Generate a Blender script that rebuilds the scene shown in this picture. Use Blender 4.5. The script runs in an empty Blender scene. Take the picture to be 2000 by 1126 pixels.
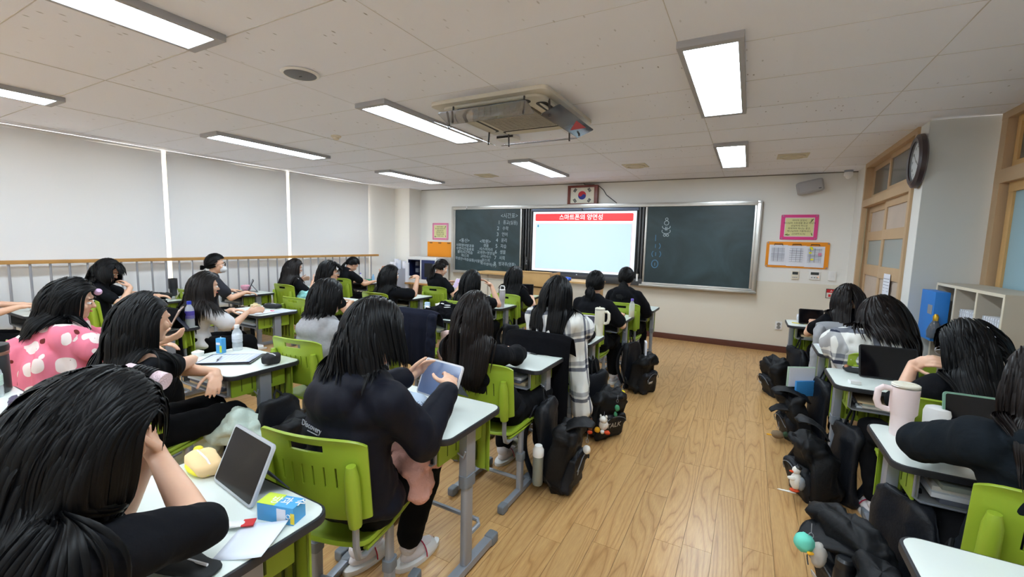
import bpy, bmesh, math, random
import numpy as np
from mathutils import Vector as V, Matrix, noise

random.seed(7); rng = np.random.default_rng(7)
sc = bpy.context.scene
COL = sc.collection
PI = math.pi

# ---------------------------------------------------------------- camera, world, exposure
cd = bpy.data.cameras.new('camera'); cd.lens = 36 * 848.06 / 2000; cd.sensor_width = 36; cd.clip_start = .02
cam = bpy.data.objects.new('camera', cd); COL.objects.link(cam); sc.camera = cam
_r, _u, _f = V((.87799, .47800, .02514)), V((-.07304, .08180, .99397)), V((-.47306, .87453, -.10712))
cam.matrix_world = Matrix(((_r.x, _u.x, -_f.x, 0), (_r.y, _u.y, -_f.y, 0), (_r.z, _u.z, -_f.z, 1.5), (0, 0, 0, 1)))
sc.view_settings.view_transform = 'Standard'; sc.view_settings.look = 'None'
sc.view_settings.gamma = 1; sc.view_settings.use_curve_mapping = False
sc.view_settings.exposure = 0.54
sc.cycles.diffuse_bounces = 8; sc.cycles.max_bounces = 12; sc.cycles.caustics_refractive = False; sc.cycles.caustics_reflective = False
wd = bpy.data.worlds.new('sky'); sc.world = wd; wd.use_nodes = True
wn = wd.node_tree.nodes['Background']; wn.inputs[0].default_value = (1.0, .93, .82, 1); wn.inputs[1].default_value = 9.0
LAMP = 20.0

# ---------------------------------------------------------------- materials
MATS = {}
CM = {}
def mat(name, col, rough=.6, metal=0, bump=0, bscale=60, var=0, vscale=8, emit=0, trans=0, alpha=1, spec=.5, coat=0, sheen=0):
    if name in MATS: return MATS[name]
    m = bpy.data.materials.new(name); m.use_nodes = True; nt = m.node_tree; b = nt.nodes['Principled BSDF']
    c = (*col, 1); I = b.inputs
    I['Base Color'].default_value = c; I['Roughness'].default_value = rough; I['Metallic'].default_value = metal
    I['Specular IOR Level'].default_value = spec; I['Coat Weight'].default_value = coat
    I['Sheen Weight'].default_value = sheen
    if trans: I['Transmission Weight'].default_value = trans; I['IOR'].default_value = 1.4
    if alpha < 1: I['Alpha'].default_value = alpha
    if emit: I['Emission Color'].default_value = c; I['Emission Strength'].default_value = emit
    tc = nt.nodes.new('ShaderNodeTexCoord')
    if bump:
        n = nt.nodes.new('ShaderNodeTexNoise'); n.inputs['Scale'].default_value = bscale; n.inputs['Detail'].default_value = 3
        nt.links.new(tc.outputs['Object'], n.inputs['Vector'])
        bp = nt.nodes.new('ShaderNodeBump'); bp.inputs['Strength'].default_value = bump; bp.inputs['Distance'].default_value = .01
        nt.links.new(n.outputs['Fac'], bp.inputs['Height']); nt.links.new(bp.outputs['Normal'], I['Normal'])
    if var:
        n = nt.nodes.new('ShaderNodeTexNoise'); n.inputs['Scale'].default_value = vscale; n.inputs['Detail'].default_value = 4
        nt.links.new(tc.outputs['Object'], n.inputs['Vector'])
        r = nt.nodes.new('ShaderNodeValToRGB'); r.color_ramp.elements[0].position = .3; r.color_ramp.elements[1].position = .7
        r.color_ramp.elements[0].color = (*[x * (1 - var) for x in col], 1); r.color_ramp.elements[1].color = (*[min(1, x * (1 + var)) for x in col], 1)
        nt.links.new(n.outputs['Fac'], r.inputs['Fac']); nt.links.new(r.outputs['Color'], I['Base Color'])
    MATS[name] = m; return m
def S(*c):  # sRGB 0-255 -> linear
    return tuple(((x / 255) / 12.92 if x < 10.3 else ((x / 255 + .055) / 1.055) ** 2.4) for x in c)

def N(nt, t, **kw):
    n = nt.nodes.new(t)
    for k, v in kw.items():
        if k in n.inputs: n.inputs[k].default_value = v
        else: setattr(n, k, v)
    return n
def ramp(nt, els, interp='LINEAR'):
    r = nt.nodes.new('ShaderNodeValToRGB'); r.color_ramp.interpolation = interp; e = r.color_ramp.elements
    while len(e) < len(els): e.new(.5)
    for i, (p, c) in enumerate(els): e[i].position = p; e[i].color = (*c, 1) if len(c) == 3 else c
    return r

WHITEWALL = mat('wall_paint', S(230, 229, 225), .7, bump=.03, bscale=120)
LOWWALL = mat('wall_paint_lower', S(222, 216, 202), .7, bump=.03, bscale=120)
GREYWALL = mat('wall_jog_grey', S(200, 202, 200), .7, bump=.03, bscale=120)  # greyer version of the wall colour, used on the jog face
CREAM = mat('cream_paint', S(225, 218, 200), .6)
GREEN = mat('green_plastic', S(148, 172, 50), .38, bump=.04, bscale=400)
GREEN2 = mat('green_plastic_desk', S(140, 166, 44), .42)
STEEL = mat('grey_painted_steel', S(150, 155, 165), .38, .35)
STEELCAP = mat('grey_plastic_cap', S(112, 118, 126), .5)
LAM = mat('white_laminate', S(222, 230, 225), .28, var=.02, vscale=5)
EDGE = mat('black_edging', S(38, 40, 46), .5)
TRAY = mat('tray_grey', S(118, 120, 120), .5)
ALU = mat('aluminium', S(196, 194, 190), .3, .85, var=.04)
ALUD = mat('dark_aluminium', S(88, 88, 90), .35, .7)
SKIN = mat('skin', S(226, 180, 152), .5, var=.04, vscale=14)
SKIN.node_tree.nodes['Principled BSDF'].inputs['Subsurface Weight'].default_value = .12
SKIN.node_tree.nodes['Principled BSDF'].inputs['Subsurface Radius'].default_value = (.02, .007, .004)
BLACKCOT = mat('black_cotton', S(15, 16, 21), .9, bump=.3, bscale=28, spec=.15)
NAVYNYL = mat('navy_nylon', S(17, 19, 30), .62, spec=.16, bump=.25, bscale=22)
HOODIE = mat('charcoal_fleece', S(20, 26, 32), .95, bump=.2, bscale=40, spec=.15)
PANTS = mat('black_trousers', S(9, 9, 12), .9, spec=.15, bump=.15, bscale=20)
GREYHOOD = mat('grey_marl', S(158, 158, 162), .9, bump=.25, bscale=30, var=.06, vscale=60)
WHITECOT = mat('white_cotton', S(224, 224, 228), .85, bump=.2, bscale=26)
HAIRB = mat('black_hair', S(8, 8, 10), .42, spec=.16)
HAIRBR = mat('dark_brown_hair', S(20, 14, 13), .42, spec=.2)
BAG = mat('black_bag_nylon', S(14, 15, 19), .6, spec=.3, bump=.3, bscale=35)
BAG2 = mat('black_bag_panel', S(24, 26, 32), .55, spec=.3, bump=.2, bscale=90)
BLK = mat('black_plastic', S(22, 23, 26), .4)
SCR = mat('dark_glass_screen', S(14, 13, 16), .1, spec=.25)
WHT = mat('white_plastic', S(232, 232, 232), .35)
PAPER = mat('paper', S(226, 228, 238), .8)
WOODL = mat('light_wood', S(206, 164, 106), .45, var=.1, vscale=3)
WOODR = mat('handrail_wood', S(186, 138, 78), .4, var=.15, vscale=4)
DOORW = mat('door_wood', S(190, 160, 124), .5, var=.06, vscale=3)
DOORP = mat('door_panel', S(188, 172, 158), .6, var=.05, vscale=5)
BASEB = mat('baseboard_brown', S(92, 52, 40), .5)
FROST = mat('frosted_glass', S(150, 160, 158), .35, spec=.6)
CHALK = mat('chalk', S(172, 188, 197), .95)
CHALKB = mat('blue_chalk', S(90, 135, 170), .95)
RED = mat('red', S(200, 30, 36), .5)
SOCK = mat('white_sock', S(225, 218, 220), .9, bump=.1, bscale=120)

# ---------------------------------------------------------------- mesh helpers
def box(cx, cy, cz, sx, sy, sz):
    v = [(cx + a * sx / 2, cy + b * sy / 2, cz + c * sz / 2) for a in (-1, 1) for b in (-1, 1) for c in (-1, 1)]
    return v, [(0, 1, 3, 2), (4, 6, 7, 5), (0, 4, 5, 1), (2, 3, 7, 6), (0, 2, 6, 4), (1, 5, 7, 3)]
def b2(x0, x1, y0, y1, z0, z1): return box((x0 + x1) / 2, (y0 + y1) / 2, (z0 + z1) / 2, x1 - x0, y1 - y0, z1 - z0)
def frame_at(d):
    d = V(d).normalized(); a = V((0, 0, 1)) if abs(d.z) < .9 else V((1, 0, 0))
    s = d.cross(a).normalized(); return d, s, s.cross(d)
def tube(pts, r, n=8, caps=True):
    pts = [V(p) for p in pts]; m = len(pts); rr = r if isinstance(r, (list, tuple)) else [r] * m
    v, f = [], []; d, s, t = frame_at(pts[1] - pts[0])
    for i, p in enumerate(pts):
        dd = (pts[min(i + 1, m - 1)] - pts[max(i - 1, 0)]).normalized()
        s = (s - dd * s.dot(dd)).normalized(); t = s.cross(dd)
        for k in range(n):
            a = 2 * PI * k / n; v.append(p + (s * math.cos(a) + t * math.sin(a)) * rr[i])
    for i in range(m - 1):
        for k in range(n):
            k2 = (k + 1) % n; f.append((i * n + k, i * n + k2, (i + 1) * n + k2, (i + 1) * n + k))
    if caps: f.append(tuple(range(n))); f.append(tuple(reversed(range((m - 1) * n, m * n))))
    return v, f
def cyl(p0, p1, r0, r1=None, n=20): return tube([p0, p1], [r0, r0 if r1 is None else r1], n)
def lathe(prof, n=24, c=(0, 0, 0)):
    v = [(c[0] + r * math.cos(2 * PI * k / n), c[1] + r * math.sin(2 * PI * k / n), c[2] + z) for r, z in prof for k in range(n)]
    f = [(i * n + k, i * n + (k + 1) % n, (i + 1) * n + (k + 1) % n, (i + 1) * n + k) for i in range(len(prof) - 1) for k in range(n)]
    f.append(tuple(reversed(range(n)))); f.append(tuple(range((len(prof) - 1) * n, len(prof) * n)))
    return v, f
def sup(c, s, e=1.0, e2=None, nu=20, nv=12, M=None):
    e2 = e if e2 is None else e2; v = []; f = []
    g = lambda x, p: math.copysign(abs(x) ** p, x)
    for j in range(nv + 1):
        ph = -PI / 2 + PI * j / nv
        for i in range(nu):
            th = 2 * PI * i / nu
            p = V((s[0] * g(math.cos(ph), e) * g(math.cos(th), e2), s[1] * g(math.cos(ph), e) * g(math.sin(th), e2), s[2] * g(math.sin(ph), e)))
            if M: p = M @ p
            v.append(p + V(c))
    for j in range(nv):
        for i in range(nu):
            a = j * nu + i; b = j * nu + (i + 1) % nu; f.append((a, b, b + nu, a + nu))
    return v, f
def prism(out, z0, z1):
    n = len(out); v = [(x, y, z0) for x, y in out] + [(x, y, z1) for x, y in out]
    return v, [tuple(reversed(range(n))), tuple(range(n, 2 * n))] + [(i, (i + 1) % n, n + (i + 1) % n, n + i) for i in range(n)]
def rrect(w, h, r, n=5, cx=0, cy=0):
    o = []
    for sx, sy, a0 in ((1, 1, 0), (-1, 1, 90), (-1, -1, 180), (1, -1, 270)):
        for k in range(n + 1):
            a = math.radians(a0 + 90 * k / n); o.append((cx + sx * (w / 2 - r) + r * math.cos(a), cy + sy * (h / 2 - r) + r * math.sin(a)))
    return o
def grid(fn, nu, nv, thick=0):
    v = [V(fn(i / nu, j / nv)) for j in range(nv + 1) for i in range(nu + 1)]
    f = [(j * (nu + 1) + i, j * (nu + 1) + i + 1, (j + 1) * (nu + 1) + i + 1, (j + 1) * (nu + 1) + i) for j in range(nv) for i in range(nu)]
    return v, f
def T(vf, M): return [M @ V(p) for p in vf[0]], vf[1]
def place(loc, rz=0, rx=0, ry=0):
    return Matrix.Translation(loc) @ Matrix.Rotation(rz, 4, 'Z') @ Matrix.Rotation(rx, 4, 'X') @ Matrix.Rotation(ry, 4, 'Y')

def mesh(name, parts, mats, smooth=35, bevel=0, solid=0, disp=None):
    v, f, mi = [], [], []
    nb_ = 0
    for p in parts:
        k = p[2] if len(p) > 2 else 0; o = len(v)
        if len(p[0]) == 8 and len(parts) > 1:      # adjoining boards differ by fractions of a millimetre, so no two faces coincide
            c = sum((V(q) for q in p[0]), V((0, 0, 0))) / 8; e_ = .0004 * (nb_ % 6); nb_ += 1
            p = ([V(q) + V([math.copysign(e_, a) for a in (V(q) - c)]) for q in p[0]], p[1])
        v += [tuple(q) for q in p[0]]; f += [tuple(i + o for i in q) for q in p[1]]; mi += [k] * len(p[1])
    me = bpy.data.meshes.new(name); me.from_pydata(v, [], f); me.polygons.foreach_set('material_index', mi)
    for m in (mats if isinstance(mats, (list, tuple)) else [mats]): me.materials.append(m)
    if bevel or solid:
        bm = bmesh.new(); bm.from_mesh(me)
        if solid: bmesh.ops.recalc_face_normals(bm, faces=bm.faces); bmesh.ops.solidify(bm, geom=bm.faces, thickness=solid)
        if bevel:
            bmesh.ops.recalc_face_normals(bm, faces=bm.faces)
            ed = [e for e in bm.edges if len(e.link_faces) == 2 and e.calc_face_angle(0) > .6]
            bmesh.ops.bevel(bm, geom=ed, offset=bevel, segments=2, profile=.7, affect='EDGES', clamp_overlap=True)
        bm.to_mesh(me); bm.free()
    me.update()
    if disp: displace(me, *disp)
    shade(me, smooth); return me
def shade(me, smooth):
    if smooth:
        me.polygons.foreach_set('use_smooth', [True] * len(me.polygons))
        if smooth < 180: me.set_sharp_from_angle(angle=math.radians(smooth))
def displace(me, amp, scale, stretch=(1, 1, 1), seed=0):
    n = len(me.vertices); co = np.empty(n * 3); no = np.empty(n * 3)
    me.vertices.foreach_get('co', co); me.vertices.foreach_get('normal', no); co = co.reshape(-1, 3); no = no.reshape(-1, 3)
    d = np.array([noise.fractal(V((p[0] * stretch[0] * scale + seed, p[1] * stretch[1] * scale, p[2] * stretch[2] * scale)), .9, 2.0, 3) for p in co])
    me.vertices.foreach_set('co', (co + no * (d * amp)[:, None]).ravel()); me.update()
def obj(name, me, parent=None, M=None, **props):
    if isinstance(me, tuple): me = mesh(name, *me)
    o = bpy.data.objects.new(name, me); COL.objects.link(o)
    if parent: o.parent = parent
    if M is not None:
        if isinstance(M, (tuple, list, V)): M = Matrix.Translation(M)
        o.matrix_local = M
    for k, x in props.items(): o[k] = x
    return o
def P(name, parts, mats, parent=None, M=None, **kw):
    pr = {k: kw.pop(k) for k in list(kw) if k in ('label', 'category', 'group', 'kind')}
    return obj(name, mesh(name, parts, mats, **kw), parent, M, **pr)
def thing(name, label, cat, loc=(0, 0, 0), rz=0, group=None, M=None):
    o = bpy.data.objects.new(name, None); COL.objects.link(o); o.empty_display_size = .05
    o.matrix_world = M if M is not None else place(loc, rz)
    o['label'] = label; o['category'] = cat
    if group: o['group'] = group
    return o
def copy_tree(o, M, label=None, group=None, parent=None):
    c = o.copy(); COL.objects.link(c)
    if parent: c.parent = parent
    if M is not None: c.matrix_world = M
    if label: c['label'] = label
    if group: c['group'] = group
    for ch in list(o.children): copy_tree(ch, None, parent=c)
    return c
_TC = {}
def prewarm(strings):
    strings = sorted(set(strings))   # all lettering is shaped in one go (one line per string), then split by line
    for al in ('LEFT',):
        c = bpy.data.curves.new('text', 'FONT'); c.body = '\n'.join(strings); c.size = 1; c.extrude = .0008; c.align_x = al; c.resolution_u = 3; c.space_line = 3
        o = bpy.data.objects.new('text', c); COL.objects.link(o)
        me = bpy.data.meshes.new_from_object(o.evaluated_get(bpy.context.evaluated_depsgraph_get()))
        n = len(me.vertices); co = np.empty(n * 3); me.vertices.foreach_get('co', co); co = co.reshape(-1, 3)
        line = np.round((.35 - co[:, 1]) / 3.0).astype(int)
        idx = {}
        for i in range(n): idx.setdefault(line[i], []).append(i)
        fs = {}
        for p in me.polygons: fs.setdefault(line[p.vertices[0]], []).append(tuple(p.vertices))
        for k, s in enumerate(strings):
            mp = {v: j for j, v in enumerate(idx.get(k, []))}
            _TC[(s, al)] = ([(co[v][0], co[v][1] + 3.0 * k - .33, co[v][2]) for v in idx.get(k, [])], [tuple(mp[q_] for q_ in f) for f in fs.get(k, [])])
        bpy.data.objects.remove(o); bpy.data.meshes.remove(me); bpy.data.curves.remove(c)
prewarm(['<시간표>', '종교(실용)', '수학', '언어', '윤리', '자습', '생물', '사회', '방과후(영통)', '<통신>', '사회영어방과후', '수면시간실용표', '물리시간학습', '마스의', '자성신+자습실용(사물함)', '<학원>',
         '생물', '시스어의리', '교과면+영양실', '교어사스', '교사성어(수)', '스마트폰의 양면성', '마어의 양성사', '하나님의 사회생물 종교 하나시', '성실하게 하나교', '화목하며 하나는 종교', '하나님의리 기용하시니',
         '(신성어 5:15)', '마어의 양성사', '하나님의 사회 하나시', '성실하게 하교', '화목하며 하나는', '하나님의리 기용', '(신성어 5:15)', '소 화 기', 'Discovery', 'TALK', '방과 수']
        + [str(k) for k in range(13)])
def text_parts(s, size, ext=.0008, align='CENTER'):
    v, f = _TC[(s, 'LEFT')]
    if align == 'CENTER': m = max(p[0] for p in v) / 2; v = [(p[0] - m, p[1], p[2]) for p in v]
    return [(x * size, y * size, z) for x, y, z in v], f
FACE = Matrix.Rotation(PI / 2, 4, 'X')            # text on a wall seen from the room (facing -y)
def wtext(s, size, x, y, z, rot=0, sx=1, align='CENTER'):
    return T(text_parts(s, size, align=align), Matrix.Translation((x, y, z)) @ FACE @ Matrix.Rotation(rot, 4, 'Z') @ Matrix.Diagonal((sx, 1, 1, 1)))

# ---------------------------------------------------------------- room shell
H = 2.54; FY = 7.326; LX = -6.62; RX = 1.19; RX2 = 1.62; BY = -1.9
def ST(name, parts, mats, **kw): return P(name, parts, mats, kind='structure', **kw)
# floor planks
def plank_material():
    m = bpy.data.materials.new('wood_plank'); m.use_nodes = True; nt = m.node_tree; b = nt.nodes['Principled BSDF']; L = nt.links
    tc = N(nt, 'ShaderNodeTexCoord'); oi = N(nt, 'ShaderNodeNewGeometry'); ob = N(nt, 'ShaderNodeObjectInfo')
    mp = N(nt, 'ShaderNodeMapping'); L.new(oi.outputs['Position'], mp.inputs['Vector']); mp.inputs['Scale'].default_value = (1, .07, 1)
    sh = N(nt, 'ShaderNodeVectorMath', operation='MULTIPLY_ADD'); L.new(mp.outputs[0], sh.inputs[0]); sh.inputs[1].default_value = (1, 1, 1)
    cx = N(nt, 'ShaderNodeCombineXYZ'); mu = N(nt, 'ShaderNodeMath', operation='MULTIPLY'); mu.inputs[1].default_value = 37.0
    L.new(ob.outputs['Random'], mu.inputs[0]); L.new(mu.outputs[0], cx.inputs[1]); L.new(mu.outputs[0], cx.inputs[2]); L.new(cx.outputs[0], sh.inputs[2])
    n = N(nt, 'ShaderNodeTexNoise', Scale=7.5, Detail=1.2, Roughness=.4); L.new(sh.outputs[0], n.inputs['Vector'])
    k = N(nt, 'ShaderNodeMath', operation='MULTIPLY'); k.inputs[1].default_value = 15.0; L.new(n.outputs['Fac'], k.inputs[0])
    fr = N(nt, 'ShaderNodeMath', operation='PINGPONG'); fr.inputs[1].default_value = .5; L.new(k.outputs[0], fr.inputs[0])
    r = ramp(nt, [(0, S(170, 126, 76)), (.18, S(192, 149, 96)), (1, S(202, 161, 107))]); mm = N(nt, 'ShaderNodeMath', operation='MULTIPLY'); mm.inputs[1].default_value = 2.0
    L.new(fr.outputs[0], mm.inputs[0]); L.new(mm.outputs[0], r.inputs['Fac'])
    f2 = N(nt, 'ShaderNodeTexNoise', Scale=220.0, Detail=2.0); L.new(sh.outputs[0], f2.inputs['Vector'])
    mx = N(nt, 'ShaderNodeMixRGB', blend_type='OVERLAY'); mx.inputs[0].default_value = .25; L.new(r.outputs['Color'], mx.inputs[1]); L.new(f2.outputs['Fac'], mx.inputs[2])
    hs = N(nt, 'ShaderNodeHueSaturation'); L.new(mx.outputs[0], hs.inputs['Color']); vv = N(nt, 'ShaderNodeMapRange'); vv.inputs[3].default_value = .93; vv.inputs[4].default_value = 1.05
    L.new(ob.outputs['Random'], vv.inputs[0]); L.new(vv.outputs[0], hs.inputs['Value']); L.new(hs.outputs[0], b.inputs['Base Color'])
    b.inputs['Roughness'].default_value = .3; b.inputs['Specular IOR Level'].default_value = .45
    bp = N(nt, 'ShaderNodeBump'); bp.inputs['Strength'].default_value = .06; bp.inputs['Distance'].default_value = .004; L.new(f2.outputs['Fac'], bp.inputs['Height']); L.new(bp.outputs[0], b.inputs['Normal'])
    return m
PLANK = plank_material()
SUB = mat('plank_joint', S(96, 66, 40), .8)
floor = ST('floor', [b2(LX - .1, RX2 + .1, BY - .1, FY + .1, -.06, -.006)], SUB)
PW, PL = .134, .92; spots = []
for i in range(int((RX2 - LX) / PW) + 1):
    x = LX + (i + .5) * PW; off = rng.random() * PL; y = BY - off
    while y < FY:
        y0, y1 = max(y, BY), min(y + PL, FY)
        if y1 - y0 > .05: spots.append((x, (y0 + y1) / 2, y1 - y0))
        y += PL
camv = np.array([-.473, .875]);
def vis_key(s):
    p = np.array(s[:2]); d = p @ camv; lat = abs(p @ np.array([.878, .478]))
    if d < .9 or lat > d * 1.3: return 99
    aisle = -1.05 < s[0] < .55
    return math.hypot(*p) - (3.5 if aisle else 0)
spots.sort(key=vis_key)
pm = mesh('plank', [box(0, 0, -.003, PW - .0016, PL - .0016, .006)], PLANK, smooth=0)
for x, y, l in spots[:300]:
    o = obj('plank', pm, floor, (x, y, 0)); o.scale = (1, (l - .0016) / (PL - .0016), 1)
P('plank_field', [box(x, y, -.003, PW - .0016, l - .0016, .006) for x, y, l in spots[300:]], PLANK, floor, smooth=0, kind='stuff')

# ceiling with fissured boards
def ceiling_material():
    m = bpy.data.materials.new('ceiling_board'); m.use_nodes = True; nt = m.node_tree; b = nt.nodes['Principled BSDF']; L = nt.links
    tc = N(nt, 'ShaderNodeTexCoord'); g = N(nt, 'ShaderNodeNewGeometry')
    mp = N(nt, 'ShaderNodeMapping'); mp.inputs['Scale'].default_value = (26, 9, 1); L.new(g.outputs['Position'], mp.inputs['Vector'])
    v = N(nt, 'ShaderNodeTexVoronoi', Scale=1.0); L.new(mp.outputs[0], v.inputs['Vector'])
    r = ramp(nt, [(0, (.30, .28, .27)), (.09, (.45, .43, .42)), (.15, (1, 1, 1))]); L.new(v.outputs['Distance'], r.inputs['Fac'])
    n2 = N(nt, 'ShaderNodeTexNoise', Scale=1.1, Detail=3.0); L.new(g.outputs['Position'], n2.inputs['Vector'])
    r2 = ramp(nt, [(.42, (0, 0, 0)), (.62, (1, 1, 1))]); L.new(n2.outputs['Fac'], r2.inputs['Fac'])
    vc = N(nt, 'ShaderNodeSeparateColor'); L.new(v.outputs['Color'], vc.inputs[0])
    gt = N(nt, 'ShaderNodeMath', operation='GREATER_THAN'); gt.inputs[1].default_value = .5; L.new(vc.outputs[0], gt.inputs[0])
    mm = N(nt, 'ShaderNodeMath', operation='MULTIPLY'); L.new(gt.outputs[0], mm.inputs[0]); L.new(r2.outputs['Color'], mm.inputs[1])
    mx = N(nt, 'ShaderNodeMixRGB', blend_type='MULTIPLY'); mx.inputs[1].default_value = (*S(238, 241, 252), 1)
    L.new(mm.outputs[0], mx.inputs[0]); L.new(r.outputs['Color'], mx.inputs[2])
    L.new(mx.outputs[0], b.inputs['Base Color']); b.inputs['Roughness'].default_value = .85
    return m
ceil = ST('ceiling', [b2(LX - .1, RX2 + .1, BY - .1, FY + .1, H, H + .08)], ceiling_material(), smooth=0)
seam = mat('ceiling_seam', S(204, 202, 202), .9)
P('ceiling_seam', [b2(LX, RX2, y - .001, y + .001, H - .0008, H) for y in np.arange(-1.6, 7.2, .6)] + [b2(x - .001, x + .001, BY, FY, H - .0008, H) for x in np.arange(-6.4, 1.6, 1.2)], seam, ceil, smooth=0)
# front wall: lighter above, warmer below, brown baseboard
wf = ST('wall_front', [b2(LX - .1, RX2 + .1, FY, FY + .12, 1.02, H)], WHITEWALL, smooth=0)
P('lower_wall', [b2(LX - .1, RX2 + .1, FY - .001, FY + .12, 0, 1.02)], LOWWALL, wf, smooth=0)
ST('baseboard_front', [b2(-6.2, RX, FY - .02, FY - .001, 0, .09)], BASEB, bevel=.003)
ST('wall_pillar', [b2(LX, -6.22, 6.96, FY, 0, H)], WHITEWALL, smooth=0)
ST('trim_1', [b2(-6.2, RX, FY - .012, FY - .001, H - .012, H)], mat('trim_grey', S(120, 116, 110), .8), smooth=0)  # slim grey strip along the top of the front wall
# left wall with four window openings behind blinds
WIN = [(-1.6, -.02), (.04, 1.14), (1.2, 2.76), (2.86, 4.46), (4.55, 6.17)]
WZ0, WZ1 = .72, 2.46
solid = [b2(LX - .12, LX, BY, 6.96, 0, WZ0), b2(LX - .12, LX, BY, 6.96, WZ1, H)]
ys = [BY] + [y for w in WIN for y in w] + [FY]
solid += [b2(LX - .12, LX, ys[i], ys[i + 1], WZ0, WZ1) for i in range(0, len(ys), 2)]
ST('wall_left', solid, WHITEWALL, smooth=0)
WFR = mat('window_frame', S(214, 196, 166), .4); PANE = mat('window_pane', (.85, .92, .92), .03, alpha=.12)
for i, (a, b) in enumerate(WIN):
    w = thing(f'window_{i+1}', 'window', 'window'); del w['label']; del w['category']; w['kind'] = 'structure'
    fr = [b2(LX - .1, LX - .02, a, a + .05, WZ0, WZ1), b2(LX - .1, LX - .02, b - .05, b, WZ0, WZ1), b2(LX - .1, LX - .02, a, b, WZ0, WZ0 + .05), b2(LX - .1, LX - .02, a, b, WZ1 - .05, WZ1),
          b2(LX - .1, LX - .02, a, b, 1.36, 1.42)]
    P('window_frame', fr, WFR, w, smooth=0)
    P('pane', [b2(LX - .07, LX - .064, a + .05, b - .05, 1.42, WZ1 - .05)], PANE, w, smooth=0)
    P('pane', [b2(LX - .07, LX - .064, a + .05, b - .05, WZ0 + .05, 1.36)], PANE, w, smooth=0)
# roller blinds
bm_ = bpy.data.materials.new('blind_fabric'); bm_.use_nodes = True; nt = bm_.node_tree; pb = nt.nodes['Principled BSDF']
pb.inputs['Base Color'].default_value = (*S(232, 234, 238), 1); pb.inputs['Roughness'].default_value = .9
tl = N(nt, 'ShaderNodeBsdfTranslucent'); tl.inputs[0].default_value = (.8, .76, .68, 1); ms = N(nt, 'ShaderNodeMixShader'); ms.inputs[0].default_value = .09
nt.links.new(pb.outputs[0], ms.inputs[1]); nt.links.new(tl.outputs[0], ms.inputs[2]); nt.links.new(ms.outputs[0], nt.nodes['Material Output'].inputs['Surface'])
nz = N(nt, 'ShaderNodeTexNoise', Scale=500.0); bpn = N(nt, 'ShaderNodeBump'); bpn.inputs['Strength'].default_value = .08; nt.links.new(nz.outputs['Fac'], bpn.inputs['Height']); nt.links.new(bpn.outputs[0], pb.inputs['Normal'])
bl = ['rearmost grey roller blind, pulled down beside the camera', 'grey roller blind at the far left edge of the picture, rear of the wall', 'wide grey roller blind behind the girl in the pink blanket',
      'middle grey roller blind, between the two bright window gaps', 'grey roller blind nearest the front wall of the room']
BL = [(-1.65, -.2), (-.17, 1.14), (1.18, 2.79), (2.84, 4.47), (4.52, 6.17)]
for i, (a, b) in enumerate(BL):
    t = thing('roller_blind', bl[i], 'blind', (-6.55, (a + b) / 2, 2.5), group='roller blinds along the window wall')
    w = b - a
    P('blind_fabric', [grid(lambda u, v, w=w: (.004 * math.sin(u * 7 + i), (u - .5) * w, -1.98 * (1 - v)), 16, 10)], bm_, t, solid=.0012)
    P('roller', [cyl((-.02, -w / 2, .012), (-.02, w / 2, .012), .022)], WHT, t)
    P('bottom_bar', [b2(-.008, .008, -w / 2, w / 2, -2.0, -1.975)], WHT, t)
# guard rail
t = thing('guard_rail', 'wooden handrail on thin grey upright bars in front of the window blinds', 'railing', (-6.44, 0, 0))
P('handrail', [b2(-.035, .035, -1.8, 6.29, 1.152, 1.19)], WOODR, t, bevel=.006)
P('bottom_rail', [b2(-.012, .012, -1.8, 6.25, .30, .33)], STEEL, t)
bm0 = mesh('baluster', [cyl((0, 0, .33), (0, 0, 1.152), .011, n=10)], mat('baluster_grey', S(166, 166, 172), .4, .3))
for k in range(54): obj('baluster', bm0, t, (0, -1.7 + .1475 * k, 0))
for y in (-1.7, .5, 2.7, 4.9, 6.2): P('post', [b2(-.012, .012, y - .012, y + .012, 0, .33)], STEEL, t)
# back wall
ST('wall_back', [b2(LX - .1, RX2 + .1, BY - .1, BY, 0, H)], WHITEWALL, smooth=0)
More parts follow.
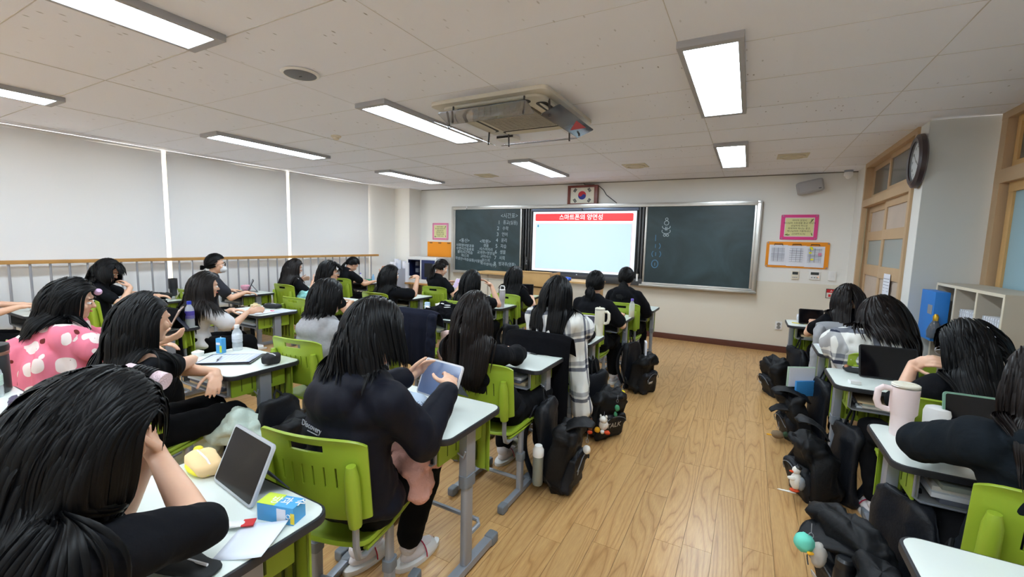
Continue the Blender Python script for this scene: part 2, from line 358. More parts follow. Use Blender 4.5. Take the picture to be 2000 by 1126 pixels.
# right side: door wall (x=RX), jog (y=4.715), second wall (x=RX2)
ST('wall_right', [b2(RX, RX + .12, 6.78, FY, 0, H), b2(RX, RX + .12, 4.72, 4.92, 0, H)], WHITEWALL, smooth=0)
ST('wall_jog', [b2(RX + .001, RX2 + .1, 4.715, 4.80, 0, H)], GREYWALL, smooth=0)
ST('wall_right_rear', [b2(RX2, RX2 + .1, BY, 2.2, 0, H), b2(RX2, RX2 + .1, 2.2, 4.715, 0, .0)], WHITEWALL, smooth=0)
ST('baseboard_right', [b2(RX - .012, RX, 6.78, FY - .02, 0, .09), b2(RX - .012, RX, 4.715, 4.92, 0, .09)], BASEB)
def door_unit(name, x, y0, y1, n_leaf=2):
    t = thing(name, '', ''); del t['label']; del t['category']; t['kind'] = 'structure'
    X = lambda a, b: (x + a, x + b)
    f = [b2(*X(-.02, .12), y0, y0 + .06, 0, H), b2(*X(-.02, .12), y1 - .06, y1, 0, H), b2(*X(-.02, .12), y0, y1, 2.02, 2.10), b2(*X(-.02, .12), y0, y1, H - .05, H)]
    P('door_frame', f, DOORW, t, bevel=.003)
    P('track', [b2(*X(.02, .03), y1 - .075, y1 - .065, 0, 2.02)], mat('brass_strip', S(190, 180, 150), .35, .6), t)
    w = (y1 - y0 - .12) / 2
    for k, (a, dx) in enumerate(((y0 + .06, .02), (y0 + .06 + w, .055))):
        b = a + w + (.03 if k == 0 else 0)
        # transom sash
        P('transom_sash', [b2(*X(dx, dx + .03), a, b, 2.10, 2.16), b2(*X(dx, dx + .03), a, b, H - .10, H - .05), b2(*X(dx, dx + .03), a, a + .045, 2.1, H - .05), b2(*X(dx, dx + .03), b - .045, b, 2.1, H - .05)], DOORW, t, bevel=.003)
        P('transom_pane', [b2(*X(dx + .01, dx + .016), a + .04, b - .04, 2.15, H - .09)], mat('dark_pane', S(96, 96, 92), .15), t, smooth=0)
        lf = P('door_leaf', [b2(*X(dx, dx + .035), a, a + .08, .01, 2.02), b2(*X(dx, dx + .035), b - .08, b, .01, 2.02)] + [b2(*X(dx, dx + .035), a, b, z, zz) for z, zz in ((.01, .14), (1.22, 1.34), (1.62, 1.72), (1.95, 2.02))], DOORW, t, bevel=.003)
        P('wood_panel', [b2(*X(dx + .012, dx + .02), a + .07, b - .07, 1.71, 1.96)], DOORP, lf, smooth=0)
        P('lower_panel', [b2(*X(dx + .012, dx + .02), a + .07, b - .07, .13, 1.23)], DOORP, lf, smooth=0)
        P('glass_pane', [b2(*X(dx + .012, dx + .02), a + .07, b - .07, 1.33, 1.63)], FROST, lf, smooth=0)
        P('pull', [cyl((x + dx - .004, (b - .04) if k == 0 else a + .04, .95), (x + dx + .004, (b - .04) if k == 0 else a + .04, .95), .022)], STEEL, lf)
    P('corridor_back', [b2(*X(.14, .16), y0, y1, 0, H)], mat('corridor_grey', S(120, 122, 118), .8), t, smooth=0)
    return t
door_unit('door_1', RX, 4.92, 6.78)
# second opening on the rear right wall: tall window with blue film
t = thing('window_6', '', ''); del t['label']; del t['category']; t['kind'] = 'structure'
a, b = 2.2, 4.69
P('window_frame', [b2(RX2 - .03, RX2 + .1, b - .09, b, 0, H), b2(RX2 - .03, RX2 + .1, a, a + .08, 0, H), b2(RX2 - .03, RX2 + .1, a, b, 2.02, 2.12), b2(RX2 - .03, RX2 + .1, a, b, 0, .9), b2(RX2 - .03, RX2 + .1, a, b, H - .05, H)], DOORW, t, bevel=.003)
for y0_, y1_ in ((a + .08, 3.4), (3.36, b - .13)):
    P('sash', [b2(RX2 + .01, RX2 + .05, y1_ - .07, y1_, .9, 2.02), b2(RX2 + .01, RX2 + .05, y0_, y0_ + .07, .9, 2.02), b2(RX2 + .01, RX2 + .05, y0_, y1_, .9, .97), b2(RX2 + .01, RX2 + .05, y0_, y1_, 1.95, 2.02),
               b2(RX2 + .01, RX2 + .05, y1_ - .05, y1_, 2.12, H - .05), b2(RX2 + .01, RX2 + .05, y0_, y1_, 2.12, 2.17), b2(RX2 + .01, RX2 + .05, y0_, y1_, H - .1, H - .05)], WOODL, t, bevel=.003)
    P('glass_pane', [b2(RX2 + .025, RX2 + .035, y0_ + .07, y1_ - .07, .97, 1.95)], mat('blue_film_glass', S(150, 184, 196), .3), t, smooth=0)
    P('transom_pane', [b2(RX2 + .025, RX2 + .035, y0_, y1_ - .05, 2.17, H - .1)], MATS['dark_pane'], t, smooth=0)
P('backing', [b2(RX2 + .06, RX2 + .1, a, b, .9, H)], MATS['corridor_grey'], t, smooth=0)

# ---------------------------------------------------------------- ceiling fixtures
DIFF = mat('light_diffuser', (.77, .90, 1.0), .5, emit=LAMP)
LFR = mat('light_frame', S(168, 168, 172), .5)
lab = {(-2.65, .7): 'long ceiling light panel cut by the top left corner', (-4.98, .75): 'ceiling light panel cut by the left edge of the picture',
       (-2.63, 3.18): 'ceiling light panel right beside the air conditioner', (-4.98, 3.23): 'ceiling light panel above the left-hand desks, third from the left',
       (-.25, 3.14): 'large ceiling light panel above the aisle, nearest on the right', (-.24, 5.63): 'small looking square ceiling light near the chalkboard, right of the aisle light line',
       (-2.65, 5.67): 'ceiling light panel above the screen, centre front', (-5.03, 5.7): 'ceiling light panel at the front left, near the pillar',
       (-.25, .7): 'ceiling light panel above the camera, right row', (-.25, -1.2): 'rearmost ceiling light panel, right row', (-2.65, -1.2): 'rearmost ceiling light panel, middle row', (-4.98, -1.2): 'rearmost ceiling light panel, left row'}
lf0 = None
for (x, y), l in lab.items():
    M = place((x, y, H))
    if lf0 is None:
        lf0 = thing('ceiling_light', l, 'ceiling light', M=M, group='flat LED ceiling lights')
        w, h = .155, .685
        prof = [b2(-w, -w + .028, -h, h, -.035, 0), b2(w - .028, w, -h, h, -.035, 0), b2(-w, w, -h, -h + .045, -.035, 0), b2(-w, w, h - .045, h, -.035, 0)]
        P('frame', prof, LFR, lf0, bevel=.004)
        P('diffuser', [b2(-w + .02, w - .02, -h + .03, h - .03, -.030, -.02)], DIFF, lf0, smooth=0)
    else: copy_tree(lf0, M, l, 'flat LED ceiling lights')
# air conditioner
t = thing('ceiling_air_conditioner', 'cream four-way ceiling air conditioner cassette with a square grille', 'air conditioner', (-1.74, 3.2, H))
ACM = mat('ac_cream', S(216, 210, 196), .5)
P('panel', [prism(rrect(.98, .98, .05), -.03, 0), prism(rrect(.86, .86, .08), -.05, -.03)], ACM, t, bevel=.006)
gr = P('grille', [prism(rrect(.52, .52, .04), -.062, -.05)], mat('ac_grille_backing', S(120, 116, 106), .7), t)
sl = mesh('slat', [b2(-.25, .25, -.004, .004, -.068, -.06)], mat('ac_slat', S(176, 170, 158), .6))
for k in range(19): obj('slat', sl, gr, (0, -.234 + .026 * k, 0))
sl2 = mesh('cross_slat', [b2(-.003, .003, -.25, .25, -.067, -.06)], MATS['ac_slat'])
for k in range(11): obj('cross_slat', sl2, gr, (-.25 + .05 * k, 0, 0))
for k in range(4):
    M = Matrix.Rotation(k * PI / 2, 4, 'Z')
    P('vent_slot', [T(prism(rrect(.62, .085, .04), -.0525, -.03), Matrix.Translation((0, -.36, 0)))], mat('vent_dark', S(58, 54, 50), .7), t, M=M)
    P('louver', [T(sup((0, 0, 0), (.29, .03, .006), .5), place((0, -.36, -.055), 0, .35))], ACM, t, M=M)
ACR = mat('clear_acrylic', (.80, .83, .90), .06, trans=.85); ACRD = mat('smoked_acrylic', S(70, 74, 84), .15)
bl_ = [('clear acrylic wind deflector hanging on the near side of the air conditioner', ACR), ('smoked acrylic wind deflector with a red printed corner, right side of the air conditioner', ACRD),
       ('clear acrylic wind deflector under the chalkboard side of the air conditioner', ACR), ('clear acrylic wind deflector between the air conditioner and the light panel', ACR)]
for k, (l, m_) in enumerate(bl_):
    M = place((-1.74, 3.2, H)) @ Matrix.Rotation(k * PI / 2, 4, 'Z')
    d = thing('wind_deflector', l, 'wind deflector', M=M, group='wind deflectors around the air conditioner')
    P('baffle', [T(prism(rrect(.74, .15, .02), -.002, .002), place((0, -.47, -.13), 0, -.35))], m_, d, bevel=.001)
    for sx in (-.3, .3): P('bracket', [tube([(sx, -.40, -.03), (sx, -.43, -.04), (sx, -.44, -.16)], .008, 6), box(sx, -.40, -.03, .03, .04, .012)], mat('bracket_dark', S(72, 68, 66), .5), d)
    if k == 1: P('printed_triangle', [T(prism([(-.1, -.05), (.12, -.05), (.02, .05)], -.0035, .0035), place((.12, -.47, -.13), 0, -.35)), ], mat('print_red', S(190, 70, 76), .6), d)
t = thing('wifi_router', 'small white wireless router with a dark vented edge fixed to the ceiling', 'router', (-2.17, 3.86, H))
P('casing', [T(prism(rrect(.21, .15, .03), -.045, -.01), Matrix.Identity(4))], WHT, t, bevel=.006)
P('vent_strip', [b2(-.09, .09, -.078, -.074, -.036, -.016)] + [b2(x, x + .012, -.082, -.074, -.03, -.02) for x in np.arange(-.08, .08, .03)], BLK, t)
t = thing('ceiling_speaker', 'round grey ceiling speaker grille left of centre', 'speaker', (-2.606, 1.897, H))
P('rim', [lathe([(.108, 0), (.118, -.006), (.108, -.014)], 40)], WHT, t)
P('grille', [lathe([(.106, -.008), (.09, -.018), (.02, -.022)], 40)], mat('speaker_mesh', S(120, 122, 128), .5, .3, bump=.4, bscale=500), t)
P('badge', [box(0, 0, -.023, .022, .006, .003)], BLK, t)
t = thing('smoke_detector', 'small round smoke detector on the ceiling above the left desks', 'smoke detector', (-3.83, 3.18, H))
P('base', [lathe([(.05, 0), (.05, -.012), (.04, -.018)], 24)], CREAM, t); P('sensor', [lathe([(.032, -.018), (.03, -.035), (.012, -.042)], 20)], CREAM, t)
dd = ['cream ceiling air diffuser near the wall speaker', 'cream ceiling air diffuser over the middle of the chalkboard', 'cream ceiling air diffuser at the front left']
for (x, y), l in zip(((.355, 5.91), (-1.40, 5.93), (-3.76, 6.0)), dd):
    t = thing('ceiling_diffuser', l, 'air vent', (x, y, H), group='ceiling air diffusers')
    P('plate', [prism(rrect(.3, .3, .01), -.006, 0)], mat('diffuser_cream', S(208, 202, 182), .6), t, bevel=.002)
    P('ring', [lathe([(.125, -.006), (.125, -.02), (.10, -.022), (.095, -.012)], 32)], MATS['diffuser_cream'], t)
    P('disc', [lathe([(.075, -.012), (.06, -.024), (.01, -.026)], 28)], MATS['diffuser_cream'], t)

# ---------------------------------------------------------------- front wall fittings
def q(x, z, s=.9883): return x * s, 1.5 + (z - 1.5) * s     # board face sits 8.6 cm off the wall
YB = FY - .086
X0, Z1 = q(-5.41, 2.184); X3, Z0 = q(.126, .84); X1 = q(-3.79, 0)[0]; X2 = q(-1.522, 0)[0]
t = thing('chalkboard', 'long green chalkboard in an aluminium frame with a screen bay in its middle', 'chalkboard', (0, 0, 0))
fw_ = .06
P('frame', [b2(X0, X3, YB - .01, FY, Z1 - .065, Z1), b2(X0, X3, YB - .01, FY, Z0, Z0 + .055), b2(X0, X0 + fw_, YB - .01, FY, Z0, Z1), b2(X3 - fw_, X3, YB - .01, FY, Z0, Z1)], ALU, t, bevel=.012)
P('frame_lip', [b2(X0 + .02, X3 - .02, YB - .022, YB - .008, Z1 - .035, Z1 - .02), b2(X3 - .03, X3 - .018, YB - .02, YB, Z0, Z1 - .03)], ALU, t, bevel=.003)
CB = bpy.data.materials.new('chalkboard_green'); CB.use_nodes = True; nt = CB.node_tree; pb = nt.nodes['Principled BSDF']; pb.inputs['Roughness'].default_value = .42
g = N(nt, 'ShaderNodeNewGeometry'); n1 = N(nt, 'ShaderNodeTexNoise', Scale=1.6, Detail=6.0, Distortion=1.2); nt.links.new(g.outputs['Position'], n1.inputs['Vector'])
r_ = ramp(nt, [(.35, S(34, 52, 56)), (.7, S(52, 74, 80))]); nt.links.new(n1.outputs['Fac'], r_.inputs['Fac']); nt.links.new(r_.outputs['Color'], pb.inputs['Base Color'])
for nm, a, b in (('left_panel', X0 + fw_, X1), ('right_panel', X2, X3 - fw_)):
    pn = P(nm, [b2(a, b, YB + .012, YB + .03, Z0 + .055, Z1 - .065)], CB, t, smooth=0)
    for e0 in (a, b - .03): P('edge_strip', [b2(e0, e0 + .03, YB, YB + .03, Z0 + .055, Z1 - .065)], ALU, pn, bevel=.004)
P('chalk_tray', [b2(X2 - .04, X3 + .01, YB - .05, YB, Z0 - .012, Z0 + .02)], ALU, t, bevel=.005)
P('bay_back', [b2(X1, X2, FY - .02, FY - .004, Z0 + .05, Z1 - .06)], mat('bay_dark', S(34, 34, 38), .6), t, smooth=0)
for x in (X1 + .02, X1 + .075, X1 + .13, X1 + .18): P('rail', [b2(x, x + .028, YB + .005, FY - .02, Z0 + .05, Z1 - .065)], ALUD if x > X1 + .03 else BLK, t, bevel=.004)
for x in (X2 - .05, X2 - .10): P('rail', [b2(x, x + .03, YB + .005, FY - .02, Z0 + .05, Z1 - .065)], ALUD, t, bevel=.004)
P('sill', [b2(X1, X2, YB - .02, FY, Z0 - .01, Z0 + .10)], ALUD, t, bevel=.004)
P('magnet', [cyl((X0 + .38, YB - .03, Z1 - .02), (X0 + .38, YB - .01, Z1 - .02), .012), cyl((X0 + .36, YB - .03, Z1 - .05), (X0 + .36, YB - .01, Z1 - .05), .012)], WHT, t)
# chalk writing
yw = YB + .0115
def cw(s, size, x, z, rot=0, sx=1, al='CENTER'):
    x, z = q(x, z); return wtext(s, size, x, yw, z, rot, sx, al)
W = [cw('<시간표>', .105, -4.07, 1.99, sx=.9)]
subj = ['종교(실용)', '수학', '언어', '윤리', '자습', '생물', '사회', '방과후(영통)']
for k in range(8):
    W.append(cw(str(k + 1), .10, -4.30 - .010 * k, 1.865 - .114 * k)); W.append(cw(subj[k], .085, -4.20 - .012 * k, 1.865 - .114 * k, -.03, .85, 'LEFT'))
W.append(cw('<통신>', .085, -5.1, 1.50))
for k, s in enumerate(('사회영어방과후', '수면시간실용표', '물리시간학습', '마스의')): W.append(cw(s, .068, -5.08, 1.40 - .068 * k, -.05, 1))
W.append(cw('자성신+자습실용(사물함)', .068, -4.98, 1.115, -.08, .95))
W.append(cw('<학원>', .085, -4.60, 1.49))
for k, s in enumerate(('생물', '시스어의리', '교과면+영양실', '교어사스', '마스의')): W.append(cw(s, .068, -4.58 , 1.41 - .072 * k, -.05, 1))
W.append(cw('교사성어(수)', .07, -4.52, 1.045, -.1))
for w_ in W: P('chalk_writing', [w_], CHALK, t, smooth=0)
def stroke(pts, r=.006):
    return tube([(q(x, z)[0], yw, q(x, z)[1]) for x, z in pts], r, 5)
cxs = -1.28
def arc(cx, cz, r, a0, a1, n=10, sq=1): return [(cx + r * math.cos(math.radians(a0 + (a1 - a0) * i / n)), cz + sq * r * math.sin(math.radians(a0 + (a1 - a0) * i / n))) for i in range(n + 1)]
P('chalk_doodle', [stroke(arc(-1.19, 1.86, .035, 0, 360)), stroke(arc(-1.19, 1.92, .02, 0, 360)), stroke(arc(-1.19, 1.80, .06, 160, 380, sq=.6)), stroke([(-1.20, 1.80), (-1.20, 1.74)]), stroke([(-1.18, 1.80), (-1.18, 1.74)]),
   stroke(arc(-1.19, 1.73, .065, 150, 390, sq=.6)), stroke(arc(-1.21, 1.665, .018, 0, 360)), stroke(arc(-1.165, 1.665, .018, 0, 360))], CHALK, t)
P('chalk_marks', [stroke([(-1.345, 1.67), (-1.345, 1.57)]), stroke([(-1.34, 1.52), (-1.34, 1.46)]), stroke(arc(-1.32, 1.49, .055, -50, 50)), stroke(arc(-1.33, 1.36, .06, 130, 230)), stroke([(-1.33, 1.39), (-1.33, 1.33)]), stroke(arc(-1.31, 1.36, .06, -50, 50)),
   stroke(arc(-1.335, 1.20, .05, 0, 360, 20, 1.25), .008), stroke([(-1.335, 1.22), (-1.335, 1.17)])], CHALKB, t)
# screen
t = thing('interactive_display', 'large flat display in the chalkboard bay showing a slide with a red title bar', 'display', (0, 0, 0))
sx0, sz1 = q(-3.555, 2.058); sx1, sz0 = q(-1.665, .985); ys_ = YB + .008
P('housing', [b2(sx0 - .03, sx1 + .03, ys_ + .004, FY - .03, sz0 - .02, sz1 + .06)], BLK, t, bevel=.006)
P('top_bezel', [b2(sx0 - .03, sx1 + .03, ys_ - .006, ys_ + .02, sz1 + .01, sz1 + .055)], mat('blue_grey_bezel', S(104, 116, 138), .3, .4), t, bevel=.004)
P('webcam', [cyl(((sx0 + sx1) / 2, ys_ - .02, sz1 + .03), ((sx0 + sx1) / 2, ys_, sz1 + .03), .016)], BLK, t)
SE = lambda n, c, e=1.0: mat(n, c, .3, emit=e)
scr = P('screen', [b2(sx0, sx1, ys_ - .001, ys_ + .004, sz0, sz1)], SE('screen_white', S(222, 230, 238), .50), t, smooth=0)
def onscr(a, b, c, d): # fractions
    return (sx0 + a * (sx1 - sx0), sx0 + b * (sx1 - sx0), sz0 + c * (sz1 - sz0), sz0 + d * (sz1 - sz0))
a, b, c, d = onscr(.025, .972, .845, .965)
P('title_bar', [T(prism(rrect(b - a, d - c, .02), 0, .0012), Matrix.Translation(((a + b) / 2, ys_ - .001, (c + d) / 2)) @ FACE)], SE('screen_red', S(228, 52, 56), .72), scr, smooth=0)
P('title_text', [T(wtext('스마트폰의 양면성', .105, 0, 0, 0), Matrix.Translation(((sx0 + sx1) / 2 - .03, ys_ - .003, (c + d) / 2)))], SE('screen_text', (1, 1, 1), .8), scr, smooth=0)
a, b, c, d = onscr(.032, .965, .035, .80)
P('content_area', [b2(a, b, ys_ - .002, ys_ - .001, c, d)], SE('screen_blue', S(190, 216, 230), .44), scr, smooth=0)
P('content_border', [b2(a - .004, b + .004, ys_ - .0025, ys_ - .001, z, z + .004) for z in (c - .004, d)] + [b2(x, x + .004, ys_ - .0025, ys_ - .001, c, d) for x in (a - .004, b)], SE('screen_pink', S(232, 160, 160), .7), scr, smooth=0)
P('pin_icon', [T(prism([(.016 * math.sin(k * .63) * (1 if math.cos(k * .63) < .3 else .7), .024 * math.cos(k * .63)) for k in range(10)], 0, .001), Matrix.Translation((a + .045, ys_ - .003, d - .04)) @ FACE)], SE('screen_teal', S(30, 130, 160), .6), scr)
P('speaker_bar', [b2(sx0 + .35, sx1 + .02, ys_ - .02, ys_ + .03, sz0 - .075, sz0 - .012)], mat('bar_dark', S(60, 64, 74), .35), t, bevel=.006)
P('power_led', [cyl(((sx0 + sx1) / 2 - .05, ys_ - .023, sz0 - .04), ((sx0 + sx1) / 2 - .05, ys_ - .018, sz0 - .04), .012)], WHT, t)
# bits at the bay ends
t = thing('pen_holder', 'dark holder of pens and cables at the left end of the screen bay', 'pen holder', (q(-3.66, 0)[0], YB - .04, 1.0))
P('cup', [lathe([(.03, 0), (.035, .09), (.03, .088)], 14)], BLK, t)
for k in range(5): P('pen', [cyl((.012 * math.cos(k), .012 * math.sin(k), .03), (.03 * math.cos(k * 1.3), .02 * math.sin(k), .15 + .02 * k), .005, n=6)], [BLK, WHT, WOODR, BLK, STEEL][k], t)
P('cable_bundle', [tube([(.0, 0, .1), (.02, -.01, .2), (-.01, 0, .17), (.015, .01, .12)], .006, 6)], BLK, t)
t = thing('hand_microphone', 'black and white stick hanging at the right end of the screen', 'microphone', (q(-1.60, 0)[0], YB - .02, .99))
P('grip', [cyl((0, 0, -.08), (0, 0, .04), .018)], WHT, t); P('head', [cyl((0, 0, .04), (0, 0, .1), .022), sup((0, 0, .1), (.022, .022, .02))], BLK, t); P('holder', [box(0, .02, .02, .07, .03, .03)], BLK, t)
# flag
t = thing('framed_flag', 'Korean flag in a brown wooden frame standing above the chalkboard', 'flag', (0, 0, 0))
fx0, fx1, fz0, fz1 = -2.865, -2.325, 2.17, 2.495; yf = FY - .05
WD = mat('mahogany', S(112, 48, 34), .35, var=.2, vscale=8)
P('frame', [b2(fx0, fx0 + .05, yf - .02, FY, fz0, fz1), b2(fx1 - .06, fx1, yf - .02, FY, fz0, fz1), b2(fx0, fx1, yf - .02, FY, fz1 - .035, fz1), b2(fx0, fx1, yf - .02, FY, fz0, fz0 + .02)], WD, t, bevel=.006)
P('cloth', [b2(fx0 + .04, fx1 - .05, yf, yf + .02, fz0 + .01, fz1 - .02)], mat('flag_white', S(226, 224, 208), .7), t, smooth=0)
fcx, fcz, R_ = (fx0 + fx1) / 2 - .01, (fz0 + fz1) / 2 - .005, .072
def taeguk(up):
    th = -.50; o = []
    # big half arc then s-curve
    if up:
        o += [(R_ * math.cos(a), R_ * math.sin(a)) for a in np.linspace(0, PI, 24)]
        o += [(-R_ / 2 + R_ / 2 * math.cos(a), R_ / 2 * math.sin(a)) for a in np.linspace(PI, 2 * PI, 14)[1:]]
        o += [(R_ / 2 + R_ / 2 * math.cos(a), R_ / 2 * math.sin(a)) for a in np.linspace(PI, 0, 14)[1:-1]]
    else:
        o += [(R_ * math.cos(a), R_ * math.sin(a)) for a in np.linspace(PI, 2 * PI, 24)]
        o += [(R_ / 2 + R_ / 2 * math.cos(a), R_ / 2 * math.sin(a)) for a in np.linspace(0, PI, 14)[1:]]
        o += [(-R_ / 2 + R_ / 2 * math.cos(a), R_ / 2 * math.sin(a)) for a in np.linspace(2 * PI, PI, 14)[1:-1]]
    return [(x * math.cos(th) - y * math.sin(th), x * math.sin(th) + y * math.cos(th)) for x, y in o]
MF = Matrix.Translation((fcx, yf, fcz)) @ FACE
em = P('emblem', [T(prism(taeguk(True), 0, .003), MF)], mat('flag_red', S(190, 36, 48), .6), t, smooth=0)
P('emblem_lower', [T(prism(taeguk(False), 0, .003), MF)], mat('flag_blue', S(32, 50, 140), .6), em, smooth=0)
bars = []
pat = {(-1, 1): (1, 1, 1), (1, 1): (0, 1, 0), (-1, -1): (1, 0, 1), (1, -1): (0, 0, 0)}
for (sx, sz), pt in pat.items():
    Mb = MF @ Matrix.Translation((sx * .128, sz * .088, 0)) @ Matrix.Rotation(math.radians(-56.3 * sx * sz) if 0 else math.atan2(sz * .088, sx * .128), 4, 'Z')
    for k, full in enumerate(pt):
        x = (k - 1) * .016
        if full: bars.append(T(b2(x - .0055, x + .0055, -.032, .032, 0, .003), Mb))
        else: bars += [T(b2(x - .0055, x + .0055, -.032, -.003, 0, .003), Mb), T(b2(x - .0055, x + .0055, .003, .032, 0, .003), Mb)]
P('trigrams', bars, BLK, t, smooth=0)
obj('cable', mesh('cable', [tube([(-2.60, FY - .02, 2.54), (-2.56, FY - .06, 2.505), (-2.4, FY - .06, 2.5), (-2.31, FY - .012, 2.47), (-2.24, FY - .008, 2.41), (-2.19, FY - .008, 2.33), (-2.1, FY - .008, 2.26), (-2.0, FY - .01, 2.185)], .006, 8)], BLK),
    label='black cable running from the ceiling past the flag to the chalkboard', category='cable')
# posters and boards
PINK = mat('pink_board', S(228, 72, 142), .7); PINK2 = mat('pale_pink_board', S(226, 134, 168), .7); YEL = mat('yellow_card', S(222, 218, 158), .7); ORA = mat('orange_board', S(240, 150, 30), .7)
INK = mat('ink', S(70, 68, 60), .9)
def poster(label, x0, x1, z0, z1, board, lines, flip=False):
    t = thing('wall_poster', label, 'poster', (0, 0, 0), group='verse posters beside the chalkboard')
    P('board', [T(prism(rrect(x1 - x0, z1 - z0, .012), 0, .012), Matrix.Translation(((x0 + x1) / 2, FY, (z0 + z1) / 2)) @ FACE)], board, t, bevel=.002)
    w, h = x1 - x0, z1 - z0
    P('white_mat', [b2(x0 + .11 * w, x1 - .1 * w, FY - .014, FY - .0125, z0 + .12 * h, z1 - .12 * h)], PAPER, t, smooth=0)
    P('card', [b2(x0 + .125 * w, x1 - .115 * w, FY - .0155, FY - .014, z0 + .14 * h, z1 - .14 * h)], YEL, t, smooth=0)
    cx, cz = (x0 + x1) / 2, (z0 + z1) / 2
    L = [wtext(s, h * .085, cx, FY - .016, cz + h * (.27 - .108 * k)) for k, s in enumerate(lines)]
    if flip: L = [T(l, Matrix.Translation((cx, 0, cz)) @ Matrix.Rotation(PI, 4, 'Y') @ Matrix.Translation((-cx, 0, -cz))) for l in L]
    P('lettering', L, INK, t, smooth=0)
    P('corner_leaves', [T(sup((0, 0, 0), (.022, .002, .006)), Matrix.Translation((x0 + a * w, FY - .016, z0 + b * h)) @ Matrix.Rotation(rr, 4, 'Y')) for a, b, rr in ((.84, .80, -.5), (.82, .74, -.9), (.17, .2, -.5), (.22, .18, -.2), (.85, .22, 1.2))], mat('leaf_print', S(96, 110, 70), .8), t)
    for a, b in ((.05, .05), (.95, .05), (.05, .95), (.95, .95)): P('tack', [cyl((x0 + a * w, FY - .018, z0 + b * h), (x0 + a * w, FY - .012, z0 + b * h), .009, n=10)], STEEL, t)
poster('bright pink framed verse poster on the right of the chalkboard', .37, .81, 1.63, 1.977, PINK, ['마어의 양성사', '하나님의 사회생물 종교 하나시', '성실하게 하나교', '화목하며 하나는 종교', '하나님의리 기용하시니', '(신성어 5:15)'])
poster('pale pink framed verse poster on the left of the chalkboard', -5.90, -5.49, 1.50, 1.851, PINK2, ['마어의 양성사', '하나님의 사회 하나시', '성실하게 하교', '화목하며 하나는', '하나님의리 기용', '(신성어 5:15)'])
t = thing('notice_board', 'orange notice board with three clipped sheets right of the chalkboard', 'notice board', (0, 0, 0))
P('board', [T(prism(rrect(.75, .365, .02), 0, .014), Matrix.Translation((.592, FY, 1.415)) @ FACE)], ORA, t, bevel=.003)
for k, x in enumerate((.255, .475, .69)):
    sh = P('sheet', [grid(lambda u, v, x=x, k=k: (x + u * .225 + (0 if k else .0), FY - .018 - .006 * math.sin(u * PI) * (1 - v), 1.262 + v * .29 - .006 * k), 8, 4)], PAPER, t, solid=.001)
    P('clip', [tube([(x + .06, FY - .03, 1.545), (x + .06, FY - .03, 1.565), (x + .16, FY - .03, 1.565), (x + .16, FY - .03, 1.545)], .005, 6)], BLK, sh)
    ln = [b2(x + .03, x + .19, FY - .0262, FY - .0255, z, z + .003) for z in np.arange(1.32, 1.52, .02 if k != 1 else .03)] + [b2(x + a_, x + a_ + .002, FY - .0262, FY - .0255, 1.32, 1.51) for a_ in (.06, .11, .16)]
    P('printed_table', ln, mat('print_grey', S(150, 152, 165), .9), sh, smooth=0)
    if k == 2: P('highlight', [b2(x + a_, x + a_ + .03, FY - .0275, FY - .0265, z, z + .02) for a_, z in ((.06, 1.49), (.045, 1.44), (.07, 1.35), (.05, 1.51))], mat('highlight_yellow', S(236, 230, 40), .8), sh, smooth=0); P('pink_block', [b2(x + .15, x + .19, FY - .0275, FY - .0265, 1.41, 1.45)], PINK2, sh, smooth=0)
for a, b in ((.235, 1.25), (.95, 1.25), (.235, 1.58), (.95, 1.58)): P('tack', [cyl((a, FY - .02, b), (a, FY - .012, b), .010, n=10)], STEEL, t)
t = thing('empty_notice_board', 'plain orange notice board with three small clips left of the chalkboard', 'notice board', (0, 0, 0))
P('board', [b2(-6.03, -5.41, FY - .014, FY, 1.148, 1.46)], ORA, t, bevel=.003)
for x in (-5.93, -5.70, -5.47): P('clip', [box(x, FY - .018, 1.438, .07, .01, .02), box(x, FY - .024, 1.436, .04, .006, .012)], [mat('clip_brown', S(120, 84, 50), .5)], t)
t = thing('wall_speaker', 'tilted grey wall speaker under the ceiling right of the chalkboard', 'speaker', M=place((.668, FY - .07, 2.35), 0) @ Matrix.Rotation(-.22, 4, 'Y'))
P('cabinet', [sup((0, 0, 0), (.155, .07, .085), .25, .3)], mat('speaker_grey', S(168, 168, 172), .6), t)
P('grille', [b2(-.13, .13, -.074, -.068, -.062, .062)], mat('speaker_grille', S(178, 178, 182), .6, bump=.5, bscale=600), t, bevel=.003)
P('badge', [box(.10, -.076, -.05, .03, .004, .008)], BLK, t); P('wall_bracket', [b2(-.02, .02, .03, .07, -.03, .03)], STEEL, t)
t = thing('security_camera', 'small white ceiling camera above the classroom door', 'camera', (1.07, 7.2, H))
P('mount', [lathe([(.05, 0), (.05, -.02), (.04, -.03)], 20)], STEEL, t); P('body', [lathe([(.045, -.025), (.05, -.05), (.045, -.08)], 20)], WHT, t); P('lens', [lathe([(.035, -.078), (.03, -.10), (.015, -.112)], 20)], WHT, t)
